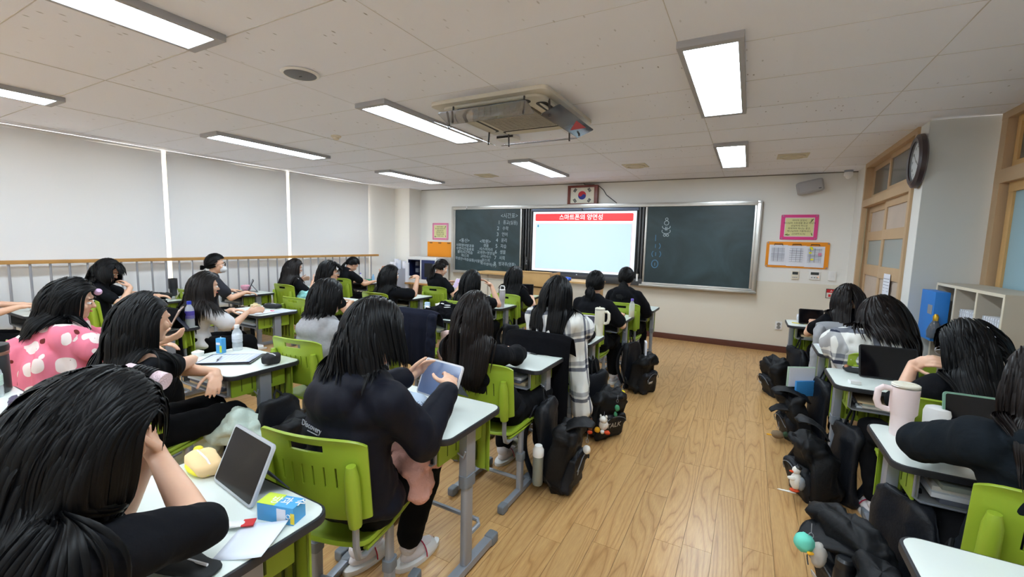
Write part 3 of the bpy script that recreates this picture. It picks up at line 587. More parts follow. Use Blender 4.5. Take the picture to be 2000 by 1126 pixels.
def panel_switch(name, label, cat, x, z, w, h, kind):
    t = thing(name, label, cat, (x, FY, z))
    P('plate', [b2(-w / 2, w / 2, -.018, 0, -h / 2, h / 2)], WHT if kind != 1 else CREAM, t, bevel=.004)
    if kind in (1, 2):
        P('display', [b2(-w * .38, w * .38, -.0195, -.017, h * .08, h * .40)], mat('lcd', S(52, 58, 60), .3), t, smooth=0)
        for k in range(3): P('button', [box(-w * .25 + k * w * .25, -.019, -h * .25, w * .14, .004, h * .12)], STEEL, t)
        if kind == 2: P('indicator', [box(w * .33, -.019, -h * .18, .008, .004, .008)], mat('amber', S(255, 150, 60), .4, emit=1.5), t)
    elif kind == 3: P('rocker', [b2(-w * .25, w * .25, -.022, -.017, 0, h * .3), b2(-w * .25, w * .25, -.022, -.017, -h * .3, -.002)], WHT, t, bevel=.002)
    else:
        for dz in (-h * .2, h * .2): P('socket', [T(lathe([(.024, 0), (.024, .004), (.02, .004), (.019, -.001)], 20), Matrix.Translation((0, -.019, dz)) @ FACE), cyl((-.008, -.021, dz), (-.008, -.017, dz), .003, n=6), cyl((.008, -.021, dz), (.008, -.017, dz), .003, n=6)], mat('socket_grey', S(140, 140, 138), .5), t)
panel_switch('thermostat', 'narrow thermostat with a small dark display under the notice board', 'thermostat', .597, 1.13, .088, .118, 1)
panel_switch('ventilation_controller', 'wide controller with a dark display and amber light under the notice board', 'controller', .826, 1.138, .125, .115, 2)
panel_switch('light_switch', 'white double light switch right of the controllers', 'switch', 1.022, 1.142, .09, .125, 3)
panel_switch('wall_outlet', 'white double wall outlet low beside the first right-hand desk', 'outlet', .455, .388, .085, .115, 4)
t = thing('fire_extinguisher_sign', 'red sign with an arrow and white lettering behind the front right girl', 'sign', (1.075, FY, .9))
P('plate', [b2(-.10, .10, -.008, 0, -.065, .065)], BLK, t, bevel=.003)
P('face', [b2(-.093, .093, -.0095, -.008, -.058, .058)], mat('sign_white', S(226, 222, 214), .5), t, smooth=0)
P('red_field', [b2(-.093, .093, -.0105, -.0095, .012, .058), b2(-.02, .02, -.0105, -.0095, -.015, .015), T(prism([(-.04, -.015), (0, -.05), (.04, -.015)], 0, .001), Matrix.Translation((0, -.0095, 0)) @ FACE),
                b2(-.07, -.045, -.0105, -.0095, -.045, -.01), b2(.045, .07, -.0105, -.0095, -.045, -.01)], RED, t, smooth=0)
P('lettering', [wtext('소 화 기', .036, 0, -.0108, .035)], mat('sign_text', (.9, .9, .88), .6), t, smooth=0)
# clock on the corner
t = thing('wall_clock', 'dark rimmed oval wall clock on the corner above the door', 'clock', M=place((RX - .0, 4.80, 2.24), 0) @ Matrix.Rotation(-PI / 2, 4, 'Y') @ Matrix.Rotation(0, 4, 'Z'))
# local +z points to -x (into the room)
el = lambda r, z: (r, z)
CR = mat('clock_rim', S(48, 34, 38), .35, coat=.3)
sc_ = Matrix.Diagonal((1.25, 1.0, 1, 1))
P('rim', [T(lathe([(.155, .0), (.175, .015), (.172, .045), (.15, .06), (.128, .055), (.125, .03)], 48), sc_)], CR, t)
P('dial', [T(lathe([(.13, .02), (.13, .034), (.001, .034)], 48), sc_)], mat('dial', S(214, 218, 222), .4), t, smooth=30)
nb = []
for k in range(12):
    a_ = -k * PI / 6
    nb.append(T(text_parts(str(12 if k == 0 else k), .034, .0006), Matrix.Translation((.125 * math.cos(a_), .10 * math.sin(a_) , .0345)) @ Matrix.Rotation(-PI / 2, 4, 'Z')))
P('numerals', nb, INK, t, smooth=0)
P('hour_hand', [T(b2(-.01, .06, -.004, .004, .036, .038), Matrix.Rotation(-2.2, 4, 'Z'))], BLK, t, smooth=0); P('minute_hand', [T(b2(-.015, .095, -.003, .003, .0385, .04), Matrix.Rotation(.75, 4, 'Z'))], BLK, t, smooth=0)
P('glass', [T(lathe([(.126, .044), (.126, .046), (.001, .048)], 48), sc_)], PANE, t)
# door notice
obj('door_notice', mesh('door_notice', [grid(lambda u, v: (RX + .012 - .004 * math.sin(u * 3), 5.36 + .22 * u, 1.0 + .28 * v), 6, 4)], PAPER, solid=.001), label='printed sheet taped on the sliding door', category='notice')
P('folded_corner', [b2(RX + .008, RX + .010, 5.38, 5.55, 1.08 + .03 * k, 1.083 + .03 * k) for k in range(6)], MATS['print_grey'], bpy.data.objects['door_notice'], smooth=0)
# cubby shelf and what it holds
t = thing('cubby_shelf', 'greyish wooden cubby shelf against the right wall with open compartments', 'shelf', (0, 0, 0))
GW = mat('grey_oak', S(188, 178, 162), .55, var=.1, vscale=2.5); GWE = mat('pale_edge', S(226, 216, 194), .5)
sy0, sy1, sxa, sxb, szt = 3.62, 4.68, 1.345, 1.60, 1.262
P('top_board', [b2(sxa, sxb, sy0, sy1, szt - .02, szt)], GW, t); P('base_board', [b2(sxa, sxb, sy0, sy1, 0, .05)], GW, t)
for y in (sy0, sy0 + .345, sy0 + .69, sy1 - .02): P('upright', [b2(sxa + .001, sxb, y, y + .02, .05, szt - .02)], GW, t)
P('back_board', [b2(sxb - .01, sxb, sy0, sy1, .05, szt - .02)], GW, t)
for z in (.44, .83): P('shelf_board', [b2(sxa + .002, sxb - .01, sy0 + .02, sy1 - .02, z, z + .018)], GW, t)
P('edge_banding', [b2(sxa - .001, sxa + .001, sy0, sy1, szt - .02, szt)] + [b2(sxa - .001, sxa + .001, y, y + .02, .05, szt - .02) for y in (sy0, sy0 + .345, sy0 + .69, sy1 - .02)], GWE, t, smooth=0)
t = thing('storage_binder_box', 'blue file box with a label plate standing in front of the shelf', 'file box', (1.30, 4.50, 0))
P('body', [b2(-.045, .04, -.13, .16, .83, 1.205)], mat('file_blue', S(36, 122, 206), .45), t, bevel=.004); P('label_plate', [b2(-.047, -.044, -.10, -.01, 1.03, 1.10)], STEEL, t)
t = thing('water_cooler_tap', 'small clear dispenser with a golden cap beside the blue file box', 'dispenser', (1.27, 4.36, .86))
P('bottle', [lathe([(.04, 0), (.045, .05), (.03, .10), (.015, .13)], 18)], mat('clear_plastic', (.88, .93, .96), .08, trans=.9), t); P('cap', [lathe([(.016, .13), (.018, .16), (.008, .18)], 14)], mat('gold', S(214, 170, 60), .3, .8), t)
for k, (y, l) in enumerate(((3.67, 'white wire basket box in the nearest shelf compartment'), (4.02, 'white wire basket box in the middle shelf compartment'))):
    t = thing('storage_basket', l, 'basket', (sxa + .03, y, .848), group='white baskets in the cubby shelf')
    P('body', [b2(0, .18, 0, .28, 0, .25)], mat('basket_white', S(228, 230, 236), .5), t, bevel=.004)
    P('ribs', [b2(-.003, 0, .005, .275, z, z + .004) for z in np.arange(.02, .25, .03)] + [b2(-.003, 0, yy, yy + .003, .0, .25) for yy in np.arange(.02, .27, .03)], mat('basket_line', S(196, 198, 206), .5), t, smooth=0)

# ---------------------------------------------------------------- teacher furniture at the front
t = thing('side_table', 'small wooden-topped table with white metal legs left of the lectern', 'table', (-3.72, 6.35, 0))
P('table_top', [T(prism(rrect(.72, .45, .03), .955, .985), Matrix.Identity(4))], WOODL, t, bevel=.005)
WM = mat('white_metal', S(214, 210, 200), .4)
for sx in (-.3, .3):
    for sy in (-.17, .17): P('leg', [tube([(sx, sy, 0), (sx, sy, .9), (sx * .94, sy, .955)], .013, 8)], WM, t)
P('crossbar', [cyl((-.3, -.17, .87), (.3, -.17, .87), .009), cyl((-.3, .17, .87), (.3, .17, .87), .009)], WM, t)
t = thing('lectern', 'tall light wood teacher lectern in front of the screen', 'lectern', (-3.0, 6.3, 0))
P('upper_panel', [b2(-.35, .36, -.22, -.2, .80, 1.04)], WOODL, t, bevel=.003)
P('cabinet', [b2(-.33, .34, -.2, .2, .02, .80)], WOODL, t, bevel=.004)
P('desk_surface', [b2(-.34, .35, -.22, .24, .80, .82)], WOODL, t)
P('side_panel', [b2(.34, .36, -.2, .2, .8, 1.03)], WOODL, t); P('side_panel', [b2(-.36, -.34, -.2, .2, .8, 1.03)], WOODL, t)
P('top_ledge', [b2(-.36, .38, -.23, -.17, 1.035, 1.05)], WOODL, t, bevel=.003)
t = thing('teacher_desk', 'light wooden teacher desk right of the lectern', 'desk', (-2.33, 6.35, 0))
P('desk_top', [b2(-.28, .40, -.22, .28, .905, .93)], WOODL, t, bevel=.004); P('front_panel', [b2(-.26, -.04, -.16, -.14, .05, .905)], WOODL, t)
for sx in (-.27, .37): P('side_panel', [b2(sx - .01, sx + .01, -.16, .24, 0, .905)], WOODL, t)
t = thing('zip_case', 'bright blue zipped case lying on the teacher desk', 'case', (-2.46, 6.25, .93))
P('body', [sup((0, 0, .025), (.10, .05, .028), .5)], mat('bright_blue', S(36, 92, 214), .5, bump=.3, bscale=30), t, disp=(.006, 30)); P('zip', [box(0, -.05, .03, .16, .004, .005)], WHT, t)
t = thing('computer_tower', 'black computer tower beside the lectern', 'computer', (-2.60, 6.02, 0))
P('body', [b2(-.06, .06, -.1, .02, .5, .86)], BLK, t, bevel=.006); P('stand', [b2(-.08, .08, -.12, .03, 0, .5)], WOODL, t)
t = thing('charging_cabinet', 'white and dark blue tablet charging cabinet with its left door open', 'cabinet', (-5.80, 6.98, 0))
NB = mat('navy_panel', S(30, 44, 92), .4)
P('shell', [b2(-.39, .39, -.15, .25, 1.09, 1.145), b2(-.39, -.34, -.15, .25, .70, 1.09), b2(-.02, .02, -.15, .25, .70, 1.09), b2(.355, .39, -.15, .25, .70, 1.09), b2(-.39, .39, -.15, .25, .62, .70)], WHT, t, bevel=.012)
P('interior', [b2(-.34, .36, .06, .10, .70, 1.09), b2(-.342, -.330, -.145, .06, .70, 1.09), b2(-.33, -.03, -.145, .06, 1.078, 1.092), b2(-.33, -.03, -.145, .06, .698, .712), b2(-.032, -.02, -.14, .06, .70, 1.09)], mat('navy_inside', S(18, 28, 66), .5), t, smooth=0); P('door', [b2(.02, .355, -.16, -.14, .70, 1.09)], NB, t, bevel=.004)
P('door_window', [b2(.10, .30, -.163, -.158, .75, 1.03)], BLK, t)
for k, (x, z) in enumerate(((-.24, 1.0), (-.24, .86), (-.08, 1.0))): P('charger', [box(x, .03, z, .07, .05, .08)], mat('charger_grey', S(120, 124, 140), .5), t)
P('cable_tidy', [box(-.18, -.12, .73, .3, .03, .04)] + [tube([(-.3 + .08 * k, -.14, .74), (-.32 + .08 * k, -.17, .68), (-.31 + .08 * k, -.16, .55)], .004, 5) for k in range(4)], WHT, t)
t = thing('low_table', 'old wooden table under the charging cabinet', 'table', (-5.75, 6.98, 0))
P('table_top', [b2(-.46, .5, -.22, .26, .59, .62)], WOODR, t, bevel=.004)
for sx in (-.42, .46):
    for sy in (-.18, .22): P('leg', [b2(sx - .02, sx + .02, sy - .02, sy + .02, 0, .59)], mat('old_wood', S(150, 130, 104), .7), t)
t = thing('shoe_box', 'brown cardboard box under the wooden table', 'box', (-5.6, 7.0, 0)); P('body', [b2(-.25, .25, -.15, .15, 0, .35)], mat('cardboard', S(170, 140, 106), .8), t, bevel=.004); P('lid', [b2(-.26, .26, -.16, .16, .33, .38)], MATS['cardboard'], t, bevel=.004)
t = thing('paper_roll_bin', 'clear plastic bin beside the pillar', 'bin', (-6.34, 6.72, 0))
P('bin', [b2(-.17, .17, -.16, .16, 0, .02)] + [b2(-.17, .17, y, y + .004, .02, .90) for y in (-.16, .156)] + [b2(x, x + .004, -.16, .16, .02, .90) for x in (-.17, .166)], mat('bin_plastic', S(188, 192, 204), .25, alpha=.55), t)
for k in range(6):
    x, y = -6.5 + .11 * (k % 4), 6.88 - .12 * (k // 4) - .05 * (k % 2)
    t = thing('paper_roll', ['tall white paper roll standing nearest the window', 'white paper roll second from the window', 'white paper roll behind the clear bin', 'white paper roll against the pillar', 'shorter white paper roll leaning in the bin', 'rightmost white paper roll of the bundle'][k], 'paper roll', (x, y, .02 if k > 3 else 0), group='paper rolls in the front left corner')
    P('sheet', [lathe([(.05, 0), (.052, .5), (.05, 1.08 - .02 * k), (.04, 1.078 - .02 * k), (.04, 1.0)], 18)], PAPER, t)

# ---------------------------------------------------------------- desks
def make_desk(M, label):
    t = thing('school_desk', label, 'desk', M=M, group='white-topped school desks')
    w, d = .65, .45
    P('table_top', [prism(rrect(w - .016, d - .016, .048), .702, .7205)], LAM, t, bevel=.002)
    P('edging', [prism(rrect(w, d, .055, 7), .694, .7188)], EDGE, t, bevel=.006)
    # open book tray under the top
    P('book_tray', [b2(-.24, .24, -.19, .12, .588, .592), b2(-.24, -.236, -.19, .12, .59, .69), b2(.236, .24, -.19, .12, .59, .69), b2(-.24, .24, .116, .12, .59, .69)], TRAY, t, smooth=0)
    tw = [tube([(sx, -.195, .69), (sx, -.195, .60), (sx + (-.02 if sx > 0 else .02), -.195, .585), (0, -.195, .585)], .0045, 6) for sx in (-.25, .25)]
    P('wire_rim', tw, STEEL, t)
    for sx in (-1, 1):
        e = P('tray_end', [b2(sx * .245 - .006, sx * .245 + .006, -.175, .15, .575, .688)], GREEN2, t, bevel=.012)
        P('grooves', [b2(sx * .252 - .0005, sx * .252 + .0005, y, y + .004, .60, .67) for y in (-.12, -.06, 0, .06)], mat('groove_dark', S(70, 86, 20), .8), e, smooth=0)
    pn = P('modesty_panel', [grid(lambda u, v: (-.275 + .55 * u, .185 + .012 * abs(math.sin(u * PI * 10)) ** 4, .40 + .285 * v), 60, 3)], GREEN2, t, solid=.006)
    P('grooves', [b2(x, x + .004, .176, .205, .44, .66) for x in np.arange(-.24, .25, .055)], MATS['groove_dark'], pn, smooth=0)
    for sx in (-1, 1):
        x = sx * .272
        lg = P('leg', [b2(x - .02, x + .02, -.035, .035, .46, .69), T(prism(rrect(.036, .062, .015), .03, .46), Matrix.Translation((x, 0, 0)))], STEEL, t, bevel=.004)
        P('collar', [T(prism(rrect(.05, .082, .018), .42, .475), Matrix.Translation((x, 0, 0)))], STEELCAP, lg, bevel=.003)
        ft = P('foot', [b2(x - .022, x + .022, -.22, .22, .012, .048)], STEEL, t, bevel=.008)
        for sy in (-1, 1): P('foot_cap', [sup((x, sy * .222, .027), (.026, .032, .027), .35)], STEELCAP, ft)
    P('foot_bar', [tube([(-.272, .02, .17), (-.272, .10, .17), (-.25, .13, .17), (.25, .13, .17), (.272, .10, .17), (.272, .02, .17)], .011, 8)], STEEL, t)
    P('bag_hook', [tube([(.255, -.05, .585), (.285, -.05, .57), (.295, -.05, .60)], .004, 6)], STEEL, t)
    return t
DESKS = [  # x, y, small turn, label
    (-1.325, .575, 0, 'nearest white desk of the middle column, with the blue drink carton on its corner'),
    (-1.30, 1.525, 0, 'white desk under the blue patterned cushion of the girl in the navy windbreaker'),
    (-1.385, 2.56, 0, 'white desk in front of the girl with very long brown hair'),
    (-1.35, 3.40, 0, 'white desk carrying the tall cream tumbler and a tablet'),
    (-1.38, 4.63, 0, 'white desk with the purple-capped water bottle near its corner'),
    (-1.27, 5.52, 0, 'bare white desk closest to the chalkboard beside the aisle'),
    (-2.90, .45, 0, 'white desk at the left edge with the purple pencil pouch and spray bottle'),
    (-2.77, 1.52, 0, 'white desk with the open paper pad and small water bottle, second row'),
    (-2.76, 2.49, 0, 'white desk in front of the girl in the grey hoodie'),
    (-2.81, 3.60, 0, 'white desk piled with a bunched black jacket and an orange book'),
    (-2.81, 4.55, 0, 'white desk holding the light grey tumbler with a loop handle'),
    (-2.95, 5.50, 0, 'white desk with a black tablet and books beside the lectern'),
    (-4.36, 1.72, 0, 'white desk with the blue-capped bottle and a propped laptop'),
    (-4.45, 2.70, 0, 'white desk crowded with papers, a cream toy box and a black case'),
    (-4.56, 3.70, 0, 'white desk in front of the short-haired girl with glasses'),
    (-4.14, 4.55, 0, 'white desk with the pink and white plush pouches'),
    (-4.25, 5.62, 0, 'white desk in front of the girl with the low ponytail and tablet'),
    (-5.98, 1.52, 0, 'white desk at the far left edge with a grey laptop on it'),
    (-6.12, 2.62, 0, 'white desk by the window with the black tumbler and black bag'),
    (-6.02, 3.46, 0, 'white desk by the window with a folded keyboard tablet and pink pouch'),
    (-5.85, 4.42, 0, 'white desk in front of the girl holding a tablet over a teal blanket'),
    (-6.02, 5.58, 0, 'frontmost white desk by the window with a green box and blue bottle'),
    (.74, 1.30, 0, 'empty white desk at the bottom right corner of the picture'),
    (.85, 2.25, 0, 'white desk with the big pale pink mug tumbler'),
    (.82, 3.28, 0, 'white desk with an open black pouch and earbud case on the right side'),
    (.84, 4.14, 0, 'white desk with loose paper and a phone behind the checked blanket'),
    (.73, 5.44, 0, 'front right white desk with a white furry pencil pouch'),
]
d0 = None
for x, y, rz, l in DESKS:
    M = place((x, y, 0), rz)
    if d0 is None: d0 = make_desk(M, l)
    else: copy_tree(d0, M, l, 'white-topped school desks')

# ---------------------------------------------------------------- chairs
def make_chair(M, label):
    t = thing('school_chair', label, 'chair', M=M, group='lime green school chairs')
    # backrest sheet with a handle hole and vertical slots
    xs = [-.215, -.205, -.19, -.165, -.135]; slots = []
    for sx_ in (-.105, -.063, -.021, .021, .063, .105): slots.append(len(xs)); xs += [sx_ - .003, sx_ + .003]
    xs += [.135, .165, .19, .205, .215]
    zs = [.54, .56, .60, .62, .66, .70, .735, .76, .775, .785, .803, .815, .832, .842, .85]
    def bp(x, z):
        k = abs(x) / .215; top = .85 - .028 * k ** 7; bot = .54 + .02 * k ** 6
        zz = bot + (z - .54) / .31 * (top - bot)
        return (x, -.205 - .10 * (zz - .54) + .035 * (x / .215) ** 2 - (.02 * max(0, (zz - .81) / .04) ** 2 if zz > .81 else 0), zz)
    v = [bp(x, z) for z in zs for x in xs]; nx = len(xs); f = []
    for j in range(len(zs) - 1):
        for i in range(nx - 1):
            if i in slots and .655 < zs[j] < .73: continue
            if zs[j] in (.785, .803) and -.07 < xs[i] and xs[i + 1] < .07: continue
            f.append((j * nx + i, j * nx + i + 1, (j + 1) * nx + i + 1, (j + 1) * nx + i))
    P('backrest', [(v, f)], GREEN, t, solid=.009, bevel=.002)
    for sx in (-1, 1):
        P('back_bracket', [tube([(sx * .175, -.235, .76), (sx * .175, -.232, .72), (sx * .175, -.222, .60), (sx * .175, -.215, .54)], [.016, .024, .026, .022], 12)], GREEN, t)
    # seat
    def st(u, v):
        x = -.182 + .364 * u; y = -.19 + .39 * v; k = 2 * u - 1
        w = 1 - .10 * (2 * v - 1) ** 4
        return (x * w, y, .425 + .018 * abs(k) ** 3 - .022 * max(0, (v - .75) / .25) ** 2 * 1.3 + .02 * max(0, (.15 - v) / .15) ** 2)
    P('seat', [grid(st, 16, 16)], GREEN, t, solid=.016, bevel=.004)
    for sx in (-1, 1): P('seat_skirt', [tube([(sx * .168, -.15, .41), (sx * .174, .0, .408), (sx * .160, .16, .402)], .011, 8)], GREEN, t)
    for sx in (-1, 1):
        P('back_tube', [tube([(sx * .175, -.215, .56), (sx * .175, -.213, .46), (sx * .175, -.20, .415), (sx * .17, -.165, .395), (sx * .165, -.05, .392)], .012, 10)], STEEL, t)
        lg = P('leg', [T(prism(rrect(.034, .046, .012), .03, .24), Matrix.Translation((sx * .17, 0, 0))), T(prism(rrect(.026, .038, .01), .24, .40), Matrix.Translation((sx * .17, 0, 0)))], STEEL, t)
        P('collar', [T(prism(rrect(.044, .056, .014), .22, .265), Matrix.Translation((sx * .17, 0, 0)))], STEELCAP, lg, bevel=.003)
        ft = P('foot', [b2(sx * .17 - .018, sx * .17 + .018, -.2, .2, .012, .044)], STEEL, t, bevel=.007)
        for sy in (-1, 1): P('foot_cap', [sup((sx * .17, sy * .20, .025), (.022, .03, .025), .35)], STEELCAP, ft)
    for zc in (.10, .385): P('cross_bar', [cyl((-.17, 0, zc), (.17, 0, zc), .0115, n=8)], STEEL, t)
    return t
CHAIRS = [
    (-1.27, .19, 0, 'green chair under the girl resting her head on her hand, nearest the camera'),
    (-1.31, 1.13, .22, 'large green chair in the foreground under the girl in the navy windbreaker'),
    (-1.27, 2.19, 0, 'green chair under the girl with very long brown hair'),
    (-1.28, 3.02, 0, 'green chair under the front checked blanket, hung with a black cardigan'),
    (-1.36, 4.15, 0, 'green chair under the girl with the bun and black T-shirt'),
    (-1.24, 5.12, 0, 'green chair closest to the chalkboard under the girl in the black hoodie'),
    (-2.65, 1.04, .42, 'green chair under the girl leaning over her paper pad, left foreground'),
    (-2.57, 1.98, .1, 'green chair behind the grey hoodie'),
    (-2.66, 3.28, 0, 'green chair draped with an empty navy jacket'),
    (-2.74, 4.06, 0, 'green chair under the girl touching her face, below the chalk lists'),
    (-2.68, 4.98, 0, 'green chair beside the lectern under the girl with the black tablet'),
    (-3.74, 1.06, .2, 'green chair partly covered by the pink blanket'),
    (-4.30, 2.06, 0, 'green chair under the girl in the white shirt, covered by black cloth'),
    (-4.30, 3.20, 0, 'green chair behind the short-haired girl, half hidden'),
    (-3.99, 4.05, 0, 'green chair under the girl holding up both hands'),
    (-3.88, 5.06, 0, 'green chair under the girl with the low ponytail and tablet'),
    (-5.90, .95, 0, 'green chair just beyond the left edge of the picture'),
    (-5.68, 1.95, 0, 'green chair under the girl resting her chin on her hand by the window'),
    (-5.80, 2.86, 0, 'green chair under the girl with the face mask by the window'),
    (-5.58, 3.93, 0, 'green chair under the girl with the teal blanket'),
    (-5.80, 5.08, 0, 'frontmost green chair by the window, under the girl bowing her head'),
    (.86, 1.93, -.04, 'large green chair at the bottom right under the girl in the charcoal hoodie'),
    (.86, 2.80, 0, 'green chair under the girl with glasses beside the pink mug'),
    (.84, 3.72, 0, 'green chair partly covered by the right-hand checked blanket'),
    (.84, 4.92, 0, 'green chair draped with a sheer grey cardigan, front right'),
]
c0 = None
for x, y, rz, l in CHAIRS:
    M = place((x, y, 0), rz); CM[round(x, 2), round(y, 2)] = M
    if c0 is None: c0 = make_chair(M, l)
    else: copy_tree(c0, M, l, 'lime green school chairs')

# ---------------------------------------------------------------- people
def rc(a, b, ra, rb, n=14):
    a, b = V(a), V(b); d = b - a
    if d.length < 1e-5: return [sup(a, (ra, ra, ra), nu=n, nv=8)]
    return [tube([a, b], [ra, rb], n), sup(a, (ra,) * 3, nu=n, nv=8), sup(b, (rb,) * 3, nu=n, nv=8)]
def ell(c, X, Y, Z, n=18, nv=12):
    M = Matrix((X, Y, Z)).transposed(); v, f = sup((0, 0, 0), (1, 1, 1), nu=n, nv=nv)
    return [([M @ V(p) + V(c) for p in v], f)]
def remesh(name, parts, voxel, smooth_it, mats, disp=None, mask=None, origin=V((0, 0, 0))):
    v, f = [], []
    for p in parts:
        o = len(v); v += [tuple(V(q_) - origin) for q_ in p[0]]; f += [tuple(i + o for i in q_) for q_ in p[1]]
    me = bpy.data.meshes.new('tmp'); me.from_pydata(v, [], f)
    bm = bmesh.new(); bm.from_mesh(me); bmesh.ops.recalc_face_normals(bm, faces=bm.faces); bm.to_mesh(me); bm.free()
    o = bpy.data.objects.new('tmp', me); COL.objects.link(o)
    md = o.modifiers.new('r', 'REMESH'); md.mode = 'VOXEL'; md.voxel_size = voxel; md.adaptivity = 0
    if smooth_it: m2 = o.modifiers.new('s', 'SMOOTH'); m2.factor = .5; m2.iterations = smooth_it
    ev = o.evaluated_get(_dg()); out = bpy.data.meshes.new_from_object(ev)
    bpy.data.objects.remove(o); bpy.data.meshes.remove(me); out.name = name; out.materials.clear()
    for m in (mats if isinstance(mats, (list, tuple)) else [mats]): out.materials.append(m)
    if mask:
        bm = bmesh.new(); bm.from_mesh(out); bmesh.ops.delete(bm, geom=[x for x in bm.verts if mask(x.co + origin)], context='VERTS'); bm.to_mesh(out); bm.free()
    if disp: displace(out, *disp)
    shade(out, 180); return out
def _dg():
    bpy.context.view_layer.update(); return bpy.context.evaluated_depsgraph_get()
def ik(S0, W0, pole, l1=.255, l2=.235):
    S0, W0 = V(S0), V(W0); d = W0 - S0; L = d.length; mx = (l1 + l2) * .995
    if L > mx: W0 = S0 + d * (mx / L); d = W0 - S0; L = mx
    a = (l1 * l1 - l2 * l2 + L * L) / (2 * L); h = math.sqrt(max(0, l1 * l1 - a * a)); u = d / L
    p = V(pole); p = (p - u * p.dot(u)).normalized()
    return S0 + u * a + p * h, W0
def hand(W0, d, n, side, curl=.35, spread=.10, s=1.0, fr=.0078):
    """palm + five fingers. d: pointing, n: palm-facing normal, side=+1 when the thumb lies on the s-axis side"""
    d = V(d).normalized(); n = V(n); n = (n - d * n.dot(d)).normalized(); x = d.cross(n) * side; o = []; W0 = V(W0)
    pc = W0 + d * .045 * s
    o += ell(pc, x * .036 * s, d * .048 * s, n * .014 * s)
    for k, (off, ln) in enumerate(((.027, .072), (.009, .080), (-.009, .074), (-.026, .058))):
        p = W0 + d * .078 * s + x * off * s; dd = (d + x * off * spread * 12).normalized()
        c = curl * (1 + .12 * k)
        for j, fl in enumerate((.45, .31, .24)):
            ang = c * (.55, 1.0, .8)[j]; dd = (dd * math.cos(ang) + n * math.sin(ang)).normalized()
            q_ = p + dd * ln * fl * s; o += rc(p, q_, fr * (1 - .06 * j) * s, fr * (.95 - .08 * j) * s, 10); p = q_
    p = W0 + d * .025 * s + x * .026 * s; dd = (d * .62 + x * .68 + n * .40).normalized()
    for j, fl in enumerate((.036, .030, .024)):
        q_ = p + dd * fl * s; o += rc(p, q_, (.0115, .0095, .0085)[j] * s, (.0095, .0088, .0078)[j] * s, 10); p = q_; dd = (dd + d * .35 - x * .15).normalized()
    return o
GOLD = (1 + 5 ** .5) / 2
def person(label, head, hip, yaw=0, hyaw=None, pitch=0, roll=0, L=None, R=None, top='tee', topm=None, hair=None, lod=1, shoulder=0, lean=0, face=True, glasses=None, legs=True, hs=1.0, knees=None):
    hyaw = yaw if hyaw is None else hyaw
    t = thing('person', label, 'person', (hip[0], hip[1], 0)); O = V((hip[0], hip[1], 0))
    g = lambda x: x
    F = V((-math.sin(yaw), math.cos(yaw), 0)); Rv = V((math.cos(yaw), math.sin(yaw), 0)); U = V((0, 0, 1))
    HM = Matrix.Rotation(hyaw, 3, 'Z') @ Matrix.Rotation(-pitch, 3, 'X') @ Matrix.Rotation(roll, 3, 'Y')
    hx, hf, hu = HM @ V((1, 0, 0)), HM @ V((0, 1, 0)), HM @ V((0, 0, 1)); hc = V(head)
    Hp = V((hip[0], hip[1], .53)) + F * .05; Nb = hc - hu * .125 - hf * .035 + U * -.025
    mid = (Hp + Nb) / 2 - F * (.06 + lean)
    sp = lambda u: Hp * (1 - u) ** 2 + mid * 2 * u * (1 - u) + Nb * u * u
    sd = (Nb - mid).normalized()
    up2 = (sd * .6 + U * .4).normalized(); fwd = (F - up2 * F.dot(up2)).normalized()
    shL = Nb - Rv * .148 - up2 * .055 + fwd * (.01 + shoulder); shR = Nb + Rv * .148 - up2 * .055 + fwd * (.01 + shoulder)
    tor = []; WID = [(.155, .12), (.145, .11), (.125, .095), (.128, .098), (.14, .105), (.142, .098), (.11, .075)]
    def torso(ex, ez=1.0):
        o = []
        for k, (w, dp) in enumerate(WID):
            u = k / 6 * .93; c = sp(u); o += ell(c, Rv * (w + ex), fwd * (dp + ex), up2 * (.085 * ez))
        return o
    # arms
    L = L or dict(w=None); R = R or dict(w=None); arms = []
    for sgn, A, sh in ((-1, L, shL), (1, R, shR)):
        w = A.get('w')
        if w is None: w = tuple(V((hip[0], hip[1], 0)) + Rv * sgn * .12 + F * .42 + U * .74)
        e, w = ik(sh, w, A.get('pole', Rv * sgn * .6 - U * .8 + F * -.1))
        dd = A.get('d', (w - e).normalized() - U * .1 - Rv * sgn * .25); arms.append((sgn, sh, e, w, V(dd), V(A.get('n', (0, 0, -1))), A.get('curl', .35)))
    vox = {2: .0052, 1: .0068, 0: .0085}[lod]; fr = {2: .0078, 1: .0088, 0: .0098}[lod]
    # body (one continuous surface)
    b = torso(-.012)
    b += rc(Nb - up2 * .02, hc - hu * .05 - hf * .015, .052, .047)
    b += ell(hc + hu * .022 - hf * .012, hx * .074, hf * .09, hu * .088) + ell(hc - hu * .03 + hf * .016, hx * .059, hf * .066, hu * .072) + ell(hc - hu * .078 + hf * .045, hx * .032, hf * .034, hu * .028)
    b += rc(hc + hf * .078 + hu * .012, hc + hf * .096 - hu * .022, .0075, .0115) + ell(hc + hf * .07 - hu * .054, hx * .021, hf * .014, hu * .009)
    b += ell(hc + hf * .072 + hu * .03, hx * .045, hf * .012, hu * .012)
    for s in (-1, 1):
        b += ell(hc + hx * s * .076 - hu * .008 - hf * .005, hx * .009, hf * .018, hu * .03); b += ell(hc + hx * s * .036 + hf * .055 - hu * .02, hx * .026, hf * .022, hu * .024)
    for sgn, sh, e, w, dd, n, cu in arms:
        b += rc(Nb + (sh - Nb) * .3, sh, .05, .048) + rc(sh, e, .044, .035) + rc(e, e + (w - e) * .4, .036, .034) + rc(e + (w - e) * .4, w, .034, .0235) + rc(w, w + dd.normalized() * .03, .0235, .024)
        b += hand(w, dd, n, sgn * (1 if True else -1), cu, fr=fr, s=hs)
    lg = []
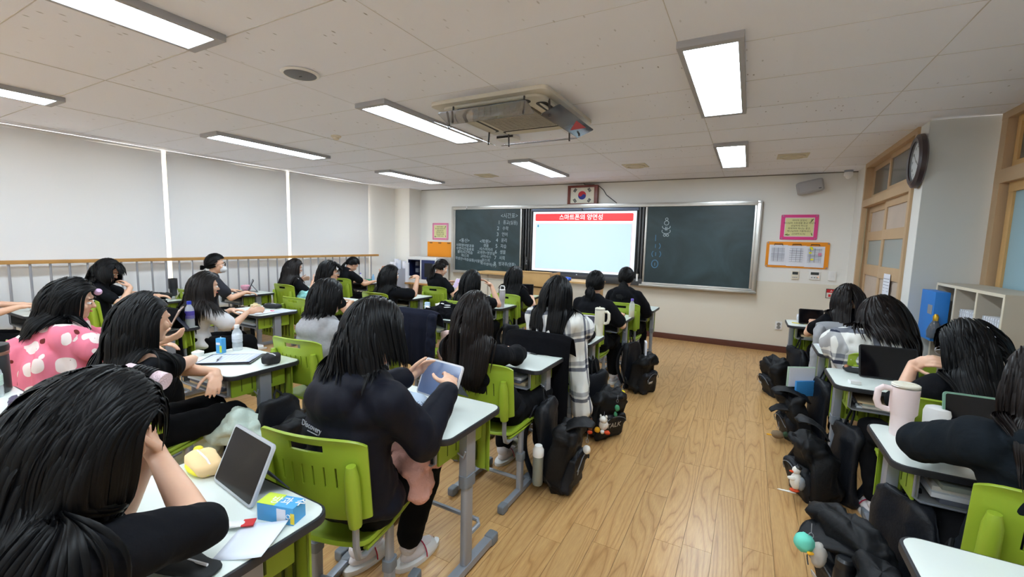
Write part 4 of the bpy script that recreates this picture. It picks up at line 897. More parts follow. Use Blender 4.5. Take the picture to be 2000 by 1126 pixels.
    if legs:
        for sgn in (-1, 1):
            h0 = Hp + Rv * sgn * .085 + U * -.03; kn = Hp + Rv * sgn * .115 + F * .40 - U * .045; an = kn + F * (.02 if sgn > 0 else -.12) - U * .385
            if knees: kn, an = V(knees[sgn][0]), V(knees[sgn][1])
            an.z = .09; lg.append((sgn, h0, kn, an)); b += rc(h0, kn, .068, .05) + rc(kn, an, .05, .034) + ell(an + F * .06 - U * .045, Rv * .036, F * .105, U * .028)
    body = obj('body', remesh('body', b, vox, 3 if lod == 2 else 2, SKIN, origin=O), t)
    # trousers, socks and slippers
    if legs:
        p = []
        for sgn, h0, kn, an in lg: p += rc(h0, kn, .088, .072) + rc(kn, kn + (an - kn) * .86, .074, .062)
        for k in range(2): c = sp(k * .10); p += ell(c, Rv * .172, fwd * .135, U * .08)
        obj('trousers', remesh('trousers', p, .014, 4, PANTS, disp=(.012, 9, (1, 1, 1), hip[0] * 7), origin=O), t)
        for sgn, h0, kn, an in lg:
            P('sock', [T(vf, Matrix.Translation(-O)) for vf in rc(kn + (an - kn) * .8, an, .040, .040, 14) + ell(an + F * .055 - U * .045, Rv * .040, F * .10, U * .034)], SOCK, t, smooth=180)
            Mf = Matrix.Translation(-O) @ Matrix(((Rv.x, F.x, 0, an.x), (Rv.y, F.y, 0, an.y), (0, 0, 1, 0), (0, 0, 0, 1)))
            sl_ = P('slipper', [T(prism([(.05 * math.cos(a) * (1 - .12 * math.sin(a)), .06 + .135 * math.sin(a)) for a in np.linspace(0, 2 * PI, 26)[:-1]], 0, .024), Mf)], WHT, t, bevel=.006)
            P('strap', [T(grid(lambda u, v: (.052 * math.cos(PI * u) * (1 - .18 * v), .07 + .075 * v, .018 + (.060 - .018 * v) * math.sin(PI * u)), 12, 4), Mf)], WHT, sl_, solid=.004)
            P('trim', [T(tube([(.054 * math.cos(PI * u), .069, .020 + .064 * math.sin(PI * u)) for u in np.linspace(0, 1, 12)], .003, 5), Mf)], mat('red_trim', S(180, 30, 70), .6), sl_)
    # top garment
    if top:
        sl = {'tee': .62, 'long': 1.9, 'hoodie': 1.9, 'jacket': 1.93, 'half': 1.02, 'wide': .75}[top]; ex = {'tee': .014, 'long': .02, 'hoodie': .035, 'jacket': .042, 'half': .022, 'wide': .026}[top]
        c = torso(ex, 1.1)
        c += ell(sp(-.02), Rv * (.165 + ex), fwd * (.13 + ex), U * .07)
        for sgn, sh, e, w, dd, n, cu in arms:
            c += rc(Nb - up2 * .03 + (sh - Nb) * .25, sh, .058 + ex * .4, .054 + ex * .5)
            ra = .054 + ex * .6
            if sl <= 1: c += rc(sh, sh + (e - sh) * sl, ra, ra * (1.02 if top == 'tee' else 1.1))
            else:
                c += rc(sh, e, ra, ra * .88); k = min(1, sl - 1); c += rc(e, e + (w - e) * k, ra * .88, .042 + ex * .2)
        if top in ('hoodie', 'jacket'):
            hb = Nb - fwd * .06 - up2 * .01
            for sg in (-1, 1): c += rc(sp(.05) + Rv * sg * .095 - fwd * .01, sp(.60) + Rv * sg * .09 - fwd * .015, .095, .088)
            c += ell(sp(.80) - fwd * .075, Rv * .13, fwd * .055, up2 * .12)
            c += ell(hb + up2 * .005, Rv * .135, fwd * .065, up2 * .055) + ell(hb - fwd * .045 - up2 * .05, Rv * .118, fwd * .058, up2 * .075) + rc(Nb - Rv * .085 + fwd * .02, Nb - Rv * .05 - fwd * .06, .035, .04) + rc(Nb + Rv * .085 + fwd * .02, Nb + Rv * .05 - fwd * .06, .035, .04)
        v2 = {2: .0085, 1: .012, 0: .015}[lod]
        nm = {'tee': 't_shirt', 'long': 'long_sleeve_top', 'hoodie': 'hooded_sweatshirt', 'jacket': 'windbreaker', 'half': 't_shirt', 'wide': 't_shirt'}[top]
        obj(nm, remesh(nm, c, v2, {'jacket': 12, 'hoodie': 8}.get(top, 5), topm or BLACKCOT, disp=({2: .012 if top == 'jacket' else .018, 1: .014, 0: .012}[lod], 7, (1, 1, .6), hip[0] * 5 + hip[1]), origin=O), t)
    # face details
    if face:
        for s in (-1, 1):
            ec = hc + hx * s * .033 + hf * .0755 + hu * .002 - O
            ey = P('eye', [sup(ec, (.0115, .0115, .0085), nu=14, nv=8)], mat('eye_white', (.85, .82, .8), .3), t, smooth=180)
            P('iris', [sup(ec + hf * .007, (.0062, .0062, .0062), nu=10, nv=6)], mat('iris', (.012, .008, .006), .2), ey, smooth=180)
            P('eyebrow', [T(tube([hc + hx * s * a_ + hf * b_ + hu * c_ for a_, b_, c_ in ((.018, .090, .025), (.034, .086, .030), (.052, .076, .026))], .0028, 6), Matrix.Translation(-O))], HAIRB, t)
        P('lips', [sup(hc + hf * .0835 - hu * .052 - O, (.019, .006, .0062), nu=12, nv=6)], mat('lips', S(186, 96, 92), .5), t, smooth=180)
    if glasses:
        G = []
        for s in (-1, 1):
            c_ = hc + hx * s * .034 + hf * .098 + hu * .004 - O
            G.append(tube([c_ + hx * math.cos(a) * .024 + hu * math.sin(a) * .021 for a in np.linspace(0, 2 * PI, 17)], .0024, 6, caps=False)); G.append(tube([c_ + hx * s * .024, c_ + hx * s * .044 - hf * .03, c_ + hx * s * .046 - hf * .10], .002, 6))
        G.append(tube([hc - hx * .010 + hf * .10 - O, hc + hx * .010 + hf * .10 - O], .0022, 6)); P('glasses', G, mat('glasses_' + glasses, S(*{'black': (20, 20, 22), 'silver': (150, 150, 155)}[glasses]), .3), t)
    # hair
    if hair: build_hair(t, O, hair, hc, hx, hf, hu, Nb, Rv, fwd, up2, F, shL, shR, sp, WID, arms, top, lod)
    return dict(t=t, O=O, hc=hc, hx=hx, hf=hf, hu=hu, Nb=Nb, Rv=Rv, fwd=fwd, up2=up2, sp=sp, arms=arms, shL=shL, shR=shR, F=F)

def build_hair(t, O, hp, hc, hx, hf, hu, Nb, Rv, fwd, up2, F, shL, shR, sp, WID, arms, top, lod):
    A = lambda v: np.array(tuple(v), float)
    ln = hp['len']; style = hp.get('style', 'down'); m = hp.get('mat', HAIRB); vol = hp.get('vol', 1.0)
    NS = {2: 1500, 1: 750, 0: 420}[lod]; ns = {2: 30, 1: 18, 0: 13}[lod]; w0 = {2: .0052, 1: .0078, 0: .0115}[lod]
    RR = np.array((.080, .099, .108)); C = A(hc + hu * .012 - hf * .006); B = np.stack([A(hx), A(hf), A(hu)])   # rows
    ex = hp.get('cex', .05 if top in ('hoodie', 'jacket') else .03)
    ells = [(A(sp(k / 6 * .93)), np.stack([A(Rv), A(fwd), A(up2)]), np.array((WID[k][0] + ex, WID[k][1] + ex, .10))) for k in range(3, 7)]
    caps = [(A(Nb), A(hc - hu * .05), .058)] + [(A(Nb - up2 * .03), A(s), .058 + ex * .5) for s in (shL, shR)] + [(A(a[1]), A(a[2]), .056 + ex * .4) for a in arms]
    caps.append((A(hc - hf * .045 - hu * .035), A(Nb - fwd * .045 - up2 * .07), .074))
    def push(p, off, head_off):
        nrm = np.zeros_like(p)
        for (c, M3, r), isH in [((C, B, RR), True)] + [(e, False) for e in ells]:
            q_ = (p - c) @ M3.T; rr = r + ((head_off[:, None]) if isH else off[:, None]); k = np.linalg.norm(q_ / rr, axis=1); g_ = q_ / rr ** 2; gl = np.linalg.norm(g_, axis=1) + 1e-9
            d = k * (k - 1) / (gl * 1.0); ins = k < 1; nn = (g_ / gl[:, None]) @ M3; mv = np.where(ins, np.minimum(-d, .05), 0)
            p = p + nn * mv[:, None]; near = k < 1.15; nrm[near] = nn[near]
        for a, b_, r in caps:
            ab = b_ - a; u_ = np.clip(((p - a) @ ab) / (ab @ ab), 0, 1); dv = p - (a + u_[:, None] * ab); dl = np.linalg.norm(dv, axis=1) + 1e-9
            ins = dl < r + off; nn = dv / dl[:, None]; p = p + nn * np.where(ins, r + off - dl, 0)[:, None]; nrm[dl < r + off + .01] = nn[dl < r + off + .01]
        return p, nrm
    i = np.arange(NS * 3) + .5; ph = np.arccos(1 - 2 * i / (NS * 3)); th = PI * (1 + 5 ** .5) * i
    D = np.stack([np.sin(ph) * np.cos(th), np.sin(ph) * np.sin(th), np.cos(ph)], 1)
    x, y, z = D.T; bang = hp.get('bangs', 0)
    keep = (z > -.30 - .15 * (y < -.2)) & ~((y > .30) & (z < .40 + .35 * (y - .3))) & ~((np.abs(x) > .5) & (y > .15) & (z < .05)); D = D[keep]
    w_ = 1.0 + 2.2 * (D[:, 2] > .55)
    D = D[rng.choice(len(D), size=min(NS, len(D)), replace=False, p=w_ / w_.sum())]; n = len(D); part = hp.get('part', .02)
    crown = np.clip((D[:, 2] + .1) / 1.1, 0, 1); off = .004 + rng.random(n) * .010 * vol; hoff = .003 + crown * .009 * vol + rng.random(n) * .007 * vol
    p = C + (D * (RR + hoff[:, None])) @ B; side = np.sign(D[:, 0] - part + rng.normal(0, .03, n))
    isb = (D[:, 1] > .35) & (np.abs(D[:, 0]) < .55) & (rng.random(n) < bang)
    fr0 = np.clip(D[:, 1] + .25, 0, 1); comb = np.stack([side * (.12 + .75 * fr0), -.30 - .75 * fr0, .10 * np.ones(n)], 1); comb[isb] = np.array((0, 1.3, 0)) + np.stack([D[isb, 0] * .8, 0 * D[isb, 0], 0 * D[isb, 0]], 1)
    sway = hp.get('sway', (0, 0, 0)); comb = comb @ B
    L_ = ln * (.93 + .1 * rng.random(n)) + (.10 * (1 - crown) * -1 + .06) ; L_[isb] = .085 + .02 * rng.random(isb.sum())
    if style == 'short': L_ = np.where(isb, .08, ln * (.8 + .3 * crown)); comb[~isb] *= .6
    paths = [p.copy()]; nrms = []
    G = np.array((0, 0, -1.0)) + A(sway)
    if style in ('pony', 'lowpony', 'bun'):
        tie = np.array({'pony': (0, -.80, .10), 'lowpony': (0, -.93, -.42), 'bun': (0, -.88, -.40)}[style]); tie /= np.linalg.norm(tie); h1 = ns // 2
        fr_ = hp.get('loose', .06); loose = (rng.random(n) < fr_) & (D[:, 1] > 0)
        for s in range(1, h1 + 1):
            u_ = s / h1; dd = D * (1 - u_) + tie * u_; dd /= np.linalg.norm(dd, axis=1)[:, None] + 1e-9
            q_ = C + (dd * (RR + (hoff * (1 - u_) + .006)[:, None])) @ B; paths.append(q_)
        tl = hp.get('tail', .2); p = paths[-1]; rad = rng.normal(0, 1, (n, 3)) * .011; vel = A(-hf) * 1.0 + np.array((0, 0, -.3)); m2 = ns - h1
        for s in range(m2):
            vel = vel * .55 + G * .45; vv = vel / np.linalg.norm(vel); p = p + vv * tl / m2 + (rad * (.55 if s < 2 else (-.10 if s > m2 * .6 else .12))); p, nn = push(p, off * .6, hoff); paths.append(p.copy())
        if style == 'bun':
            for s in range(h1 + 1, len(paths)):
                a_ = (s - h1) * 1.25 + rng.random(n) * 6.28; cb = C + (tie * (RR + .03)) @ B
                paths[s] = cb + (np.cos(a_)[:, None] * A(hx) + np.sin(a_)[:, None] * A(hu)) * .027 + A(-hf) * (rng.random(n)[:, None] * .035)
    else:
        v = comb / (np.linalg.norm(comb, axis=1)[:, None]); ds = L_ / ns
        for s in range(ns):
            fade = max(0, 1 - s * ds.mean() / .10); pull = (A(Nb - F * .09) - p) * np.array((1, 1, 0)); low = np.clip((C[2] - .04 - p[:, 2]) / .08, 0, 1)[:, None]; tgt = G[None] + comb * fade * 1.6 + pull * low * hp.get('gather', 2.2); tgt /= np.linalg.norm(tgt, axis=1)[:, None]
            v = v * .45 + tgt * .55; v /= np.linalg.norm(v, axis=1)[:, None] + 1e-9
            pn = p + v * ds[:, None]; pn, nn = push(pn, off, hoff); pn, nn = push(pn, off, hoff)
            v = pn - p; v /= np.linalg.norm(v, axis=1)[:, None] + 1e-9; p = pn; paths.append(p.copy())
    if lod == 2 and len(arms):     # drop locks that ended up lying along an arm
        q_ = paths[-1]; bad = np.zeros(len(q_), bool)
        for a_ in arms:
            for s0, s1 in ((a_[1] + (a_[2] - a_[1]) * .15, a_[2]), (a_[2], a_[3])):
                a0, b0 = A(s0), A(s1); ab = b0 - a0; uu = np.clip(((q_ - a0) @ ab) / (ab @ ab), 0, 1); bad |= np.linalg.norm(q_ - (a0 + uu[:, None] * ab), axis=1) < .135
        keep_ = ~bad; paths = [x_[keep_] for x_ in paths]; n = int(keep_.sum())
    Pth = np.stack(paths, 1)                                   # n, k, 3
    for _ in range(2): Pth[:, 1:-1] = .5 * Pth[:, 1:-1] + .25 * (Pth[:, :-2] + Pth[:, 2:])
    k = Pth.shape[1]; cen = C
    tan = np.gradient(Pth, axis=1); tan /= np.linalg.norm(tan, axis=2)[..., None] + 1e-9
    out = Pth - cen; sdir = A(Nb) * .6 + A(hc) * .4; lowz = np.clip((C[2] - .05 - Pth[..., 2]) / .1, 0, 1)[..., None]
    ax = np.array((sdir[0], sdir[1], 0)); rad = Pth - ax; rad[..., 2] = 0; out = out / (np.linalg.norm(out, axis=2)[..., None] + 1e-9) * (1 - lowz) + rad / (np.linalg.norm(rad, axis=2)[..., None] + 1e-9) * lowz
    sd = np.cross(tan, out); sd /= np.linalg.norm(sd, axis=2)[..., None] + 1e-9
    nn = np.cross(sd, tan); tw = rng.normal(0, .35, n)[:, None, None]; sd2 = sd * np.cos(tw) + nn * np.sin(tw)
    u_ = np.linspace(0, 1, k); wid = w0 * (1 - .85 * np.clip((u_ - .6) / .4, 0, 1) ** 1.5)[None, :, None] * (.7 + .6 * rng.random(n))[:, None, None]
    wid = wid * (.6 + .4 * np.clip(u_ / .12, 0, 1))[None, :, None]
    a = Pth - sd2 * wid; c = Pth + sd2 * wid; mdl = Pth + nn * wid * .55
    vv = np.stack([a, mdl, c], 2).reshape(-1, 3) - np.array(tuple(O)); base = (np.arange(n) * k * 3)[:, None, None] + (np.arange(k - 1) * 3)[None, :, None]
    f1 = base + np.array([0, 1, 4, 3]); f2 = base + np.array([1, 2, 5, 4]); ff = np.concatenate([f1.reshape(-1, 4), f2.reshape(-1, 4)])
    # scalp cap under the locks
    cv, cf = sup((0, 0, 0), (1, 1, 1), nu=28, nv=20); cv = np.array([tuple(q_) for q_ in cv]); hl = lambda q_: (q_[2] > -.42) and not (q_[1] > .34 and q_[2] < .36 + .4 * (q_[1] - .3)) and not (abs(q_[0]) > .5 and q_[1] > .2 and q_[2] < .05)
    ok = [hl(q_) for q_ in cv]; capv = C + (cv * (RR + .003)) @ B - np.array(tuple(O)); cf = [f for f in cf if all(ok[i_] for i_ in f)]
    allv = np.concatenate([vv, capv]); allf = ff.tolist() + [tuple(i_ + len(vv) for i_ in f) for f in cf]
    me = bpy.data.meshes.new('hair'); me.from_pydata(allv.tolist(), [], allf); me.materials.append(m); shade(me, 180); obj('hair', me, t)

R_ = math.radians
BR = HAIRBR
PE = {}
def W(w, d=None, n=(0, 0, -1), curl=.35, pole=None):
    r = dict(w=w, n=n, curl=curl)
    if d: r['d'] = d
    if pole: r['pole'] = pole
    return r
PE['rest'] = person('girl nearest the camera, long black hair, bare forearm propping her head, black shirt', (-1.135, .335, 1.095), (-1.30, .13), yaw=-.15, hyaw=-.15, pitch=.50, roll=.05,
    L=W((-1.33, .50, .93), (.15, -.1, .95), (.3, -.9, 0), .9, (-.4, .5, -.9)), R=W((-1.275, .50, .93), (-.5, -.15, .8), (-.2, -.9, .1), .9, (1.0, .5, -.75)), top='half', hair=dict(len=.60, vol=1.1, bangs=.3, sway=(-.14, -.03, 0), gather=.8), lod=2, face=False, shoulder=.03)
PE['wind'] = person('girl in a navy hooded windbreaker holding up a tablet, white slippers, foreground', (-1.167, 1.12, 1.15), (-1.27, 1.07), yaw=-.12, hyaw=-.22, pitch=.22,
    L=W((-1.30, 1.44, .885), (.25, .85, .35), (.9, -.1, -.2), .55, (-.8, 0, -.5)), R=W((-1.035, 1.39, .90), (-.45, .80, .25), (-.6, .3, -.6), .5, (.15, -.25, -1)), top='jacket', topm=NAVYNYL, hair=dict(len=.215, vol=1.4, sway=(.20, .05, 0), gather=.7), lod=2, face=False, knees={1: ((-1.215, 1.47, .50), (-1.285, 1.43, .09)), -1: ((-1.41, 1.45, .49), (-1.47, 1.30, .09))})
PE['pad'] = person('girl in black, straight long hair, arms folded over a paper pad', (-2.48, .96, 1.085), (-2.62, .90), yaw=.0, hyaw=.05, pitch=.15,
    L=W((-2.50, 1.26, .755), (.7, -.45, -.5), (0, -.3, -1), .45, (-1, 0, -.2)), R=W((-2.82, 1.36, .765), (-.95, .25, 0), (0, 0, -1), .3, (1, -.05, -.15)), top='tee', hair=dict(len=.52, vol=1.3, gather=1.2), lod=2, face=False)
PE['pink'] = person('girl wrapped in a pink patterned fleece blanket, black hair to the shoulders', (-3.52, 1.01, 1.085), (-3.55, .98), yaw=-.25, hyaw=-.5, pitch=.2, roll=.08,
    R=W((-3.30, 1.34, .80), (.6, .7, .3), (-.5, .3, .8), .4), top='tee', hair=dict(len=.36, vol=1.5, sway=(-.25, 0, 0), cex=.065), lod=1)
PE['chin'] = person('girl by the window, chin on her hand, looking down at a phone', (-5.90, 1.97, 1.085), (-5.85, 1.86), yaw=-.35, hyaw=-.75, pitch=.5,
    R=W((-5.78, 2.11, .91), (-.40, -.35, .75), (-.5, -.6, .1), 1.0, (.8, .6, -.9)), L=W((-5.95, 2.40, .78), (.6, .6, 0)), top='tee', hair=dict(len=.22, vol=1.3, sway=(.22, .12, 0), bangs=.6), lod=1)
PE['edge'] = person('girl at the left edge of whom only the hands show by a laptop', (-6.02, .92, 1.08), (-5.95, .85), L=W((-6.0, 1.38, .79), (.3, 1, 0)), R=W((-5.80, 1.30, .80), (.3, 1, 0)), top='tee', hair=dict(len=.40), lod=0)
PE['white'] = person('girl in a loose white shirt with long black hair, forearm on the desk edge', (-4.30, 2.12, 1.03), (-4.36, 1.98), yaw=-.2, hyaw=-.35, pitch=.1,
    R=W((-4.20, 2.42, .76), (.5, .8, .25), (-.6, .2, -.6), .4, (.6, -.3, -.8)), L=W((-4.45, 2.40, .76), (.6, .6, 0)), top='wide', topm=WHITECOT, hair=dict(len=.46, mat=BR, vol=1.2, sway=(.1, .05, 0), gather=.7), lod=1)
PE['mask'] = person('girl by the window with a low bun, black glasses and a white face mask', (-5.74, 2.95, 1.13), (-5.86, 2.84), yaw=-.3, hyaw=-.55, pitch=.05,
    R=W((-5.62, 3.22, .77), (.2, 1, -.1)), L=W((-5.95, 3.22, .77), (.3, 1, 0)), top='tee', topm=mat('navy_cotton', S(28, 31, 42), .85, bump=.2, bscale=28), hair=dict(len=.2, style='bun', tail=.08, mat=HAIRB), glasses='black', lod=1)
PE['teal'] = person('girl with long brown hair holding a tablet above a teal blanket by the window', (-5.70, 3.98, 1.045), (-5.66, 3.88), yaw=-.1, hyaw=-.35, pitch=.22,
    R=W((-5.50, 4.12, .86), (-.1, .9, .35), (-.9, 0, 0), .5), L=W((-5.80, 4.12, .85), (.2, .9, .3), (.9, 0, -.2), .5), top='tee', hair=dict(len=.46, mat=BR, vol=1.4), glasses='silver', lod=1)
PE['short'] = person('girl with short black hair and glasses between the grey hoodie and the window', (-4.12, 3.30, 1.10), (-4.28, 3.16), yaw=-.2, hyaw=-.55, pitch=.05, top='tee', hair=dict(len=.13, style='short', bangs=.9, vol=1.5), glasses='silver', lod=1)
PE['bow'] = person('girl in a black T-shirt bowing her head over the front window desk, low ponytail', (-5.82, 5.12, 1.05), (-5.86, 5.0), yaw=-.05, hyaw=-.3, pitch=.75,
    R=W((-5.64, 5.40, .76), (-.1, 1, 0)), L=W((-5.95, 5.42, .76), (.2, 1, 0)), top='tee', hair=dict(len=.3, style='lowpony', tail=.28, loose=.1), lod=0, lean=.04)
PE['grey'] = person('girl in a light grey hooded sweatshirt with a black bob', (-2.55, 2.03, 1.075), (-2.58, 1.95), yaw=-.05, hyaw=-.1, pitch=.08, R=W((-2.50, 2.42, .76), (.3, .9, 0)), top='hoodie', topm=GREYHOOD, hair=dict(len=.17, vol=1.5), lod=1, face=False)
PE['hands'] = person('girl in a loose black T-shirt holding both hands beside her face', (-3.93, 4.06, 1.04), (-3.95, 3.98), yaw=-.25, hyaw=-.3, pitch=.05,
    R=W((-3.70, 4.30, 1.02), (-.55, .1, .1), (-.5, .3, -.8), .7, (.4, .2, -1)), L=W((-4.22, 4.22, 1.0), (-.1, .1, .9), (.6, -.2, .2), .6, (-.6, .1, -1)), top='wide', hair=dict(len=.40, vol=1.3), lod=1)
PE['ponytail'] = person('girl with a brown low ponytail and white earphone tapping a tablet', (-3.96, 5.12, 1.085), (-3.90, 5.02), yaw=-.15, hyaw=-.45, pitch=.4,
    R=W((-3.70, 5.24, .85), (-.2, .9, .2), (-.4, .5, -.6), .3), L=W((-4.00, 5.26, .86), (.5, .8, .2), (.6, .2, -.6), .3), top='tee', hair=dict(len=.3, style='pony', tail=.22, mat=BR, loose=.1), lod=1)
PE['touch'] = person('girl with straight long black hair touching her cheek, below the chalk lists', (-2.705, 4.06, 1.045), (-2.76, 3.98), yaw=-.05, hyaw=-.05, pitch=.05,
    R=W((-2.575, 4.26, .99), (-.55, -.45, .6), (-.6, -.6, -.2), .35, (.6, .1, -1)), top='tee', hair=dict(len=.40, vol=1.2), lod=1, face=False)
PE['front'] = person('girl beside the lectern with long black hair behind a black tablet', (-2.70, 5.08, 1.045), (-2.70, 4.92), yaw=-.05, hyaw=-.2, pitch=.1, top='tee', hair=dict(len=.40, vol=1.3), lod=1, glasses='silver')
PE['brown'] = person('girl with very long dark brown hair in a black top, centre', (-1.325, 2.03, 1.08), (-1.27, 2.14), yaw=-.02, hyaw=-.02, pitch=.1,
    R=W((-1.26, 2.52, .775), (-.55, .7, .1), (-.3, -.3, -.8), .7, (1, -.1, -.3)), L=W((-1.45, 2.48, .765), (.7, .5, .1), (.2, 0, -1), .5), top='long', hair=dict(len=.43, mat=BR, vol=1.5, gather=.9), lod=2, face=False)
PE['plaid'] = person('girl wrapped in the checked blanket behind the cream tumbler, long black hair', (-1.22, 2.98, 1.125), (-1.25, 3.02), yaw=-.1, hyaw=-.12, pitch=.08, top='long', hair=dict(len=.40, vol=1.1, cex=.055), lod=1, face=False)
PE['bun'] = person('girl in black with a small low bun, back to us', (-1.325, 4.21, 1.10), (-1.34, 4.10), yaw=-.05, pitch=.0, top='wide', hair=dict(len=.2, style='lowpony', tail=.10, loose=.02), lod=1, face=False, R=W((-1.12, 4.48, .77), (-.2, 1, 0)))
PE['blackhood'] = person('girl in a black hooded sweatshirt with a low ponytail, nearest the chalkboard', (-1.265, 5.20, 1.10), (-1.24, 5.06), pitch=.02, top='hoodie', topm=BLACKCOT, hair=dict(len=.2, style='lowpony', tail=.22, loose=.02), lod=1, face=False)
PE['cardigan'] = person('girl at the front right desk with long dark hair, seen from behind', (.81, 4.86, 1.065), (.84, 4.84), yaw=.15, hyaw=.1, pitch=.2, top='tee',
    L=W((.60, 5.16, .78), (.2, 1, .2)), hair=dict(len=.36, mat=BR, vol=1.3), lod=1, face=False)
PE['turn'] = person('girl swinging her wavy black hair, wrapped in the right-hand checked blanket', (.79, 3.70, 1.06), (.84, 3.66), yaw=.1, hyaw=-.2, pitch=.5, roll=.25, top='long', hair=dict(len=.33, vol=2.2, mat=BR, sway=(.35, -.05, 0), cex=.07), lod=1, face=False)
PE['think'] = person('girl with glasses resting her fingers on her cheek, elbow up beside a black tablet', (.915, 2.72, 1.06), (.92, 2.70), yaw=.25, hyaw=.45, pitch=.35,
    L=W((.80, 2.97, .915), (.35, -.60, .35), (.7, -.3, .1), .7, (-.5, .6, -1)), R=W((1.05, 3.05, .76), (-.7, .5, 0)), top='half', hair=dict(len=.46, vol=1.7, bangs=.8, sway=(.12, -.05, 0)), glasses='silver', lod=2)
PE['charcoal'] = person('girl in a charcoal hooded sweatshirt at the right edge of the picture', (.80, 1.86, 1.12), (.88, 1.85), yaw=.15, hyaw=.1, pitch=.25, top='hoodie', topm=HOODIE,
    L=W((.72, 2.18, .775), (.8, .5, 0), (0, 0, -1), .4, (-1, .1, -.2)), R=W((1.0, 2.20, .78), (-.6, .7, 0)), hair=dict(len=.34, mat=BR, vol=1.5), lod=2, face=False)

# ---------------------------------------------------------------- blankets and garments
def pattern_material(name, kind):
    m = bpy.data.materials.new(name); m.use_nodes = True; nt = m.node_tree; b = nt.nodes['Principled BSDF']; L = nt.links; b.inputs['Roughness'].default_value = .95; b.inputs['Specular IOR Level'].default_value = .1
    tc = N(nt, 'ShaderNodeTexCoord'); nz = N(nt, 'ShaderNodeTexNoise', Scale=60.0); bp = N(nt, 'ShaderNodeBump'); bp.inputs['Strength'].default_value = .25; L.new(tc.outputs['Object'], nz.inputs['Vector']); L.new(nz.outputs['Fac'], bp.inputs['Height']); L.new(bp.outputs[0], b.inputs['Normal'])
    mp = N(nt, 'ShaderNodeMapping'); L.new(tc.outputs['Object'], mp.inputs['Vector']); sp_ = N(nt, 'ShaderNodeSeparateXYZ')
    if kind == 'plaid':
        mp.inputs['Rotation'].default_value = (0, .12, .1); L.new(mp.outputs[0], sp_.inputs[0]); fac = []
        xy = N(nt, 'ShaderNodeMath', operation='ADD'); L.new(sp_.outputs['X'], xy.inputs[0]); ym = N(nt, 'ShaderNodeMath', operation='MULTIPLY'); ym.inputs[1].default_value = .8; L.new(sp_.outputs['Y'], ym.inputs[0]); L.new(ym.outputs[0], xy.inputs[1])
        for src in (xy.outputs[0], sp_.outputs['Z']):
            md = N(nt, 'ShaderNodeMath', operation='MODULO'); ad = N(nt, 'ShaderNodeMath', operation='ADD'); ad.inputs[1].default_value = 10.05; L.new(src, ad.inputs[0]); L.new(ad.outputs[0], md.inputs[0]); md.inputs[1].default_value = .215
            dv = N(nt, 'ShaderNodeMath', operation='DIVIDE'); dv.inputs[1].default_value = .215; L.new(md.outputs[0], dv.inputs[0])
            r = ramp(nt, [(0, (0, 0, 0)), (.30, (.75,) * 3), (.42, (0, 0, 0)), (.50, (.38,) * 3), (.64, (0, 0, 0))], 'CONSTANT'); L.new(dv.outputs[0], r.inputs['Fac']); fac.append(r.outputs['Color'])
        ad = N(nt, 'ShaderNodeMixRGB', blend_type='ADD'); ad.inputs[0].default_value = 1; L.new(fac[0], ad.inputs[1]); L.new(fac[1], ad.inputs[2])
        r = ramp(nt, [(0, S(226, 226, 222)), (.5, S(150, 152, 158)), (.9, S(84, 88, 102)), (1, S(54, 58, 74))]); L.new(ad.outputs[0], r.inputs['Fac']); L.new(r.outputs['Color'], b.inputs['Base Color'])
    else:   # pink fleece: pale round patches with two ears, small brown hearts
        L.new(mp.outputs[0], sp_.inputs[0]); mp.inputs['Rotation'].default_value = (0, .3, 0)
        cb = N(nt, 'ShaderNodeCombineXYZ'); L.new(sp_.outputs['X'], cb.inputs[0]); L.new(sp_.outputs['Z'], cb.inputs[1]); L.new(sp_.outputs['Y'], cb.inputs[2])
        def cells(scale, rnd, off):
            o = N(nt, 'ShaderNodeVectorMath', operation='ADD'); o.inputs[1].default_value = off; L.new(cb.outputs[0], o.inputs[0])
            v = N(nt, 'ShaderNodeTexVoronoi', Scale=scale, Randomness=rnd, distance='MINKOWSKI', Exponent=3.0); L.new(o.outputs[0], v.inputs['Vector']); return v.outputs['Distance']
        c1 = N(nt, 'ShaderNodeMath', operation='LESS_THAN'); c1.inputs[1].default_value = .40; L.new(cells(9.5, .55, (0, 0, 0)), c1.inputs[0])
        c2 = N(nt, 'ShaderNodeMath', operation='LESS_THAN'); c2.inputs[1].default_value = .14; L.new(cells(9.5, .3, (.052, .04, .05)), c2.inputs[0])
        c3 = N(nt, 'ShaderNodeMath', operation='LESS_THAN'); c3.inputs[1].default_value = .07; L.new(cells(30, .2, (.01, .0, 0)), c3.inputs[0])
        m1 = N(nt, 'ShaderNodeMixRGB'); m1.inputs[1].default_value = (*S(232, 128, 150), 1); m1.inputs[2].default_value = (*S(238, 222, 218), 1); L.new(c1.outputs[0], m1.inputs[0])
        mk = N(nt, 'ShaderNodeMath', operation='MULTIPLY'); L.new(c1.outputs[0], mk.inputs[0]); L.new(c3.outputs[0], mk.inputs[1])
        m2 = N(nt, 'ShaderNodeMixRGB'); m2.inputs[2].default_value = (*S(110, 50, 48), 1); L.new(m1.outputs[0], m2.inputs[1]); L.new(c2.outputs[0], m2.inputs[0])
        m3 = N(nt, 'ShaderNodeMixRGB'); m3.inputs[2].default_value = (*S(150, 110, 112), 1); L.new(m2.outputs[0], m3.inputs[1]); L.new(mk.outputs[0], m3.inputs[0]); L.new(m3.outputs[0], b.inputs['Base Color'])
    return m
PLAID = pattern_material('checked_fleece', 'plaid'); PINKF = pattern_material('pink_fleece', 'pink')
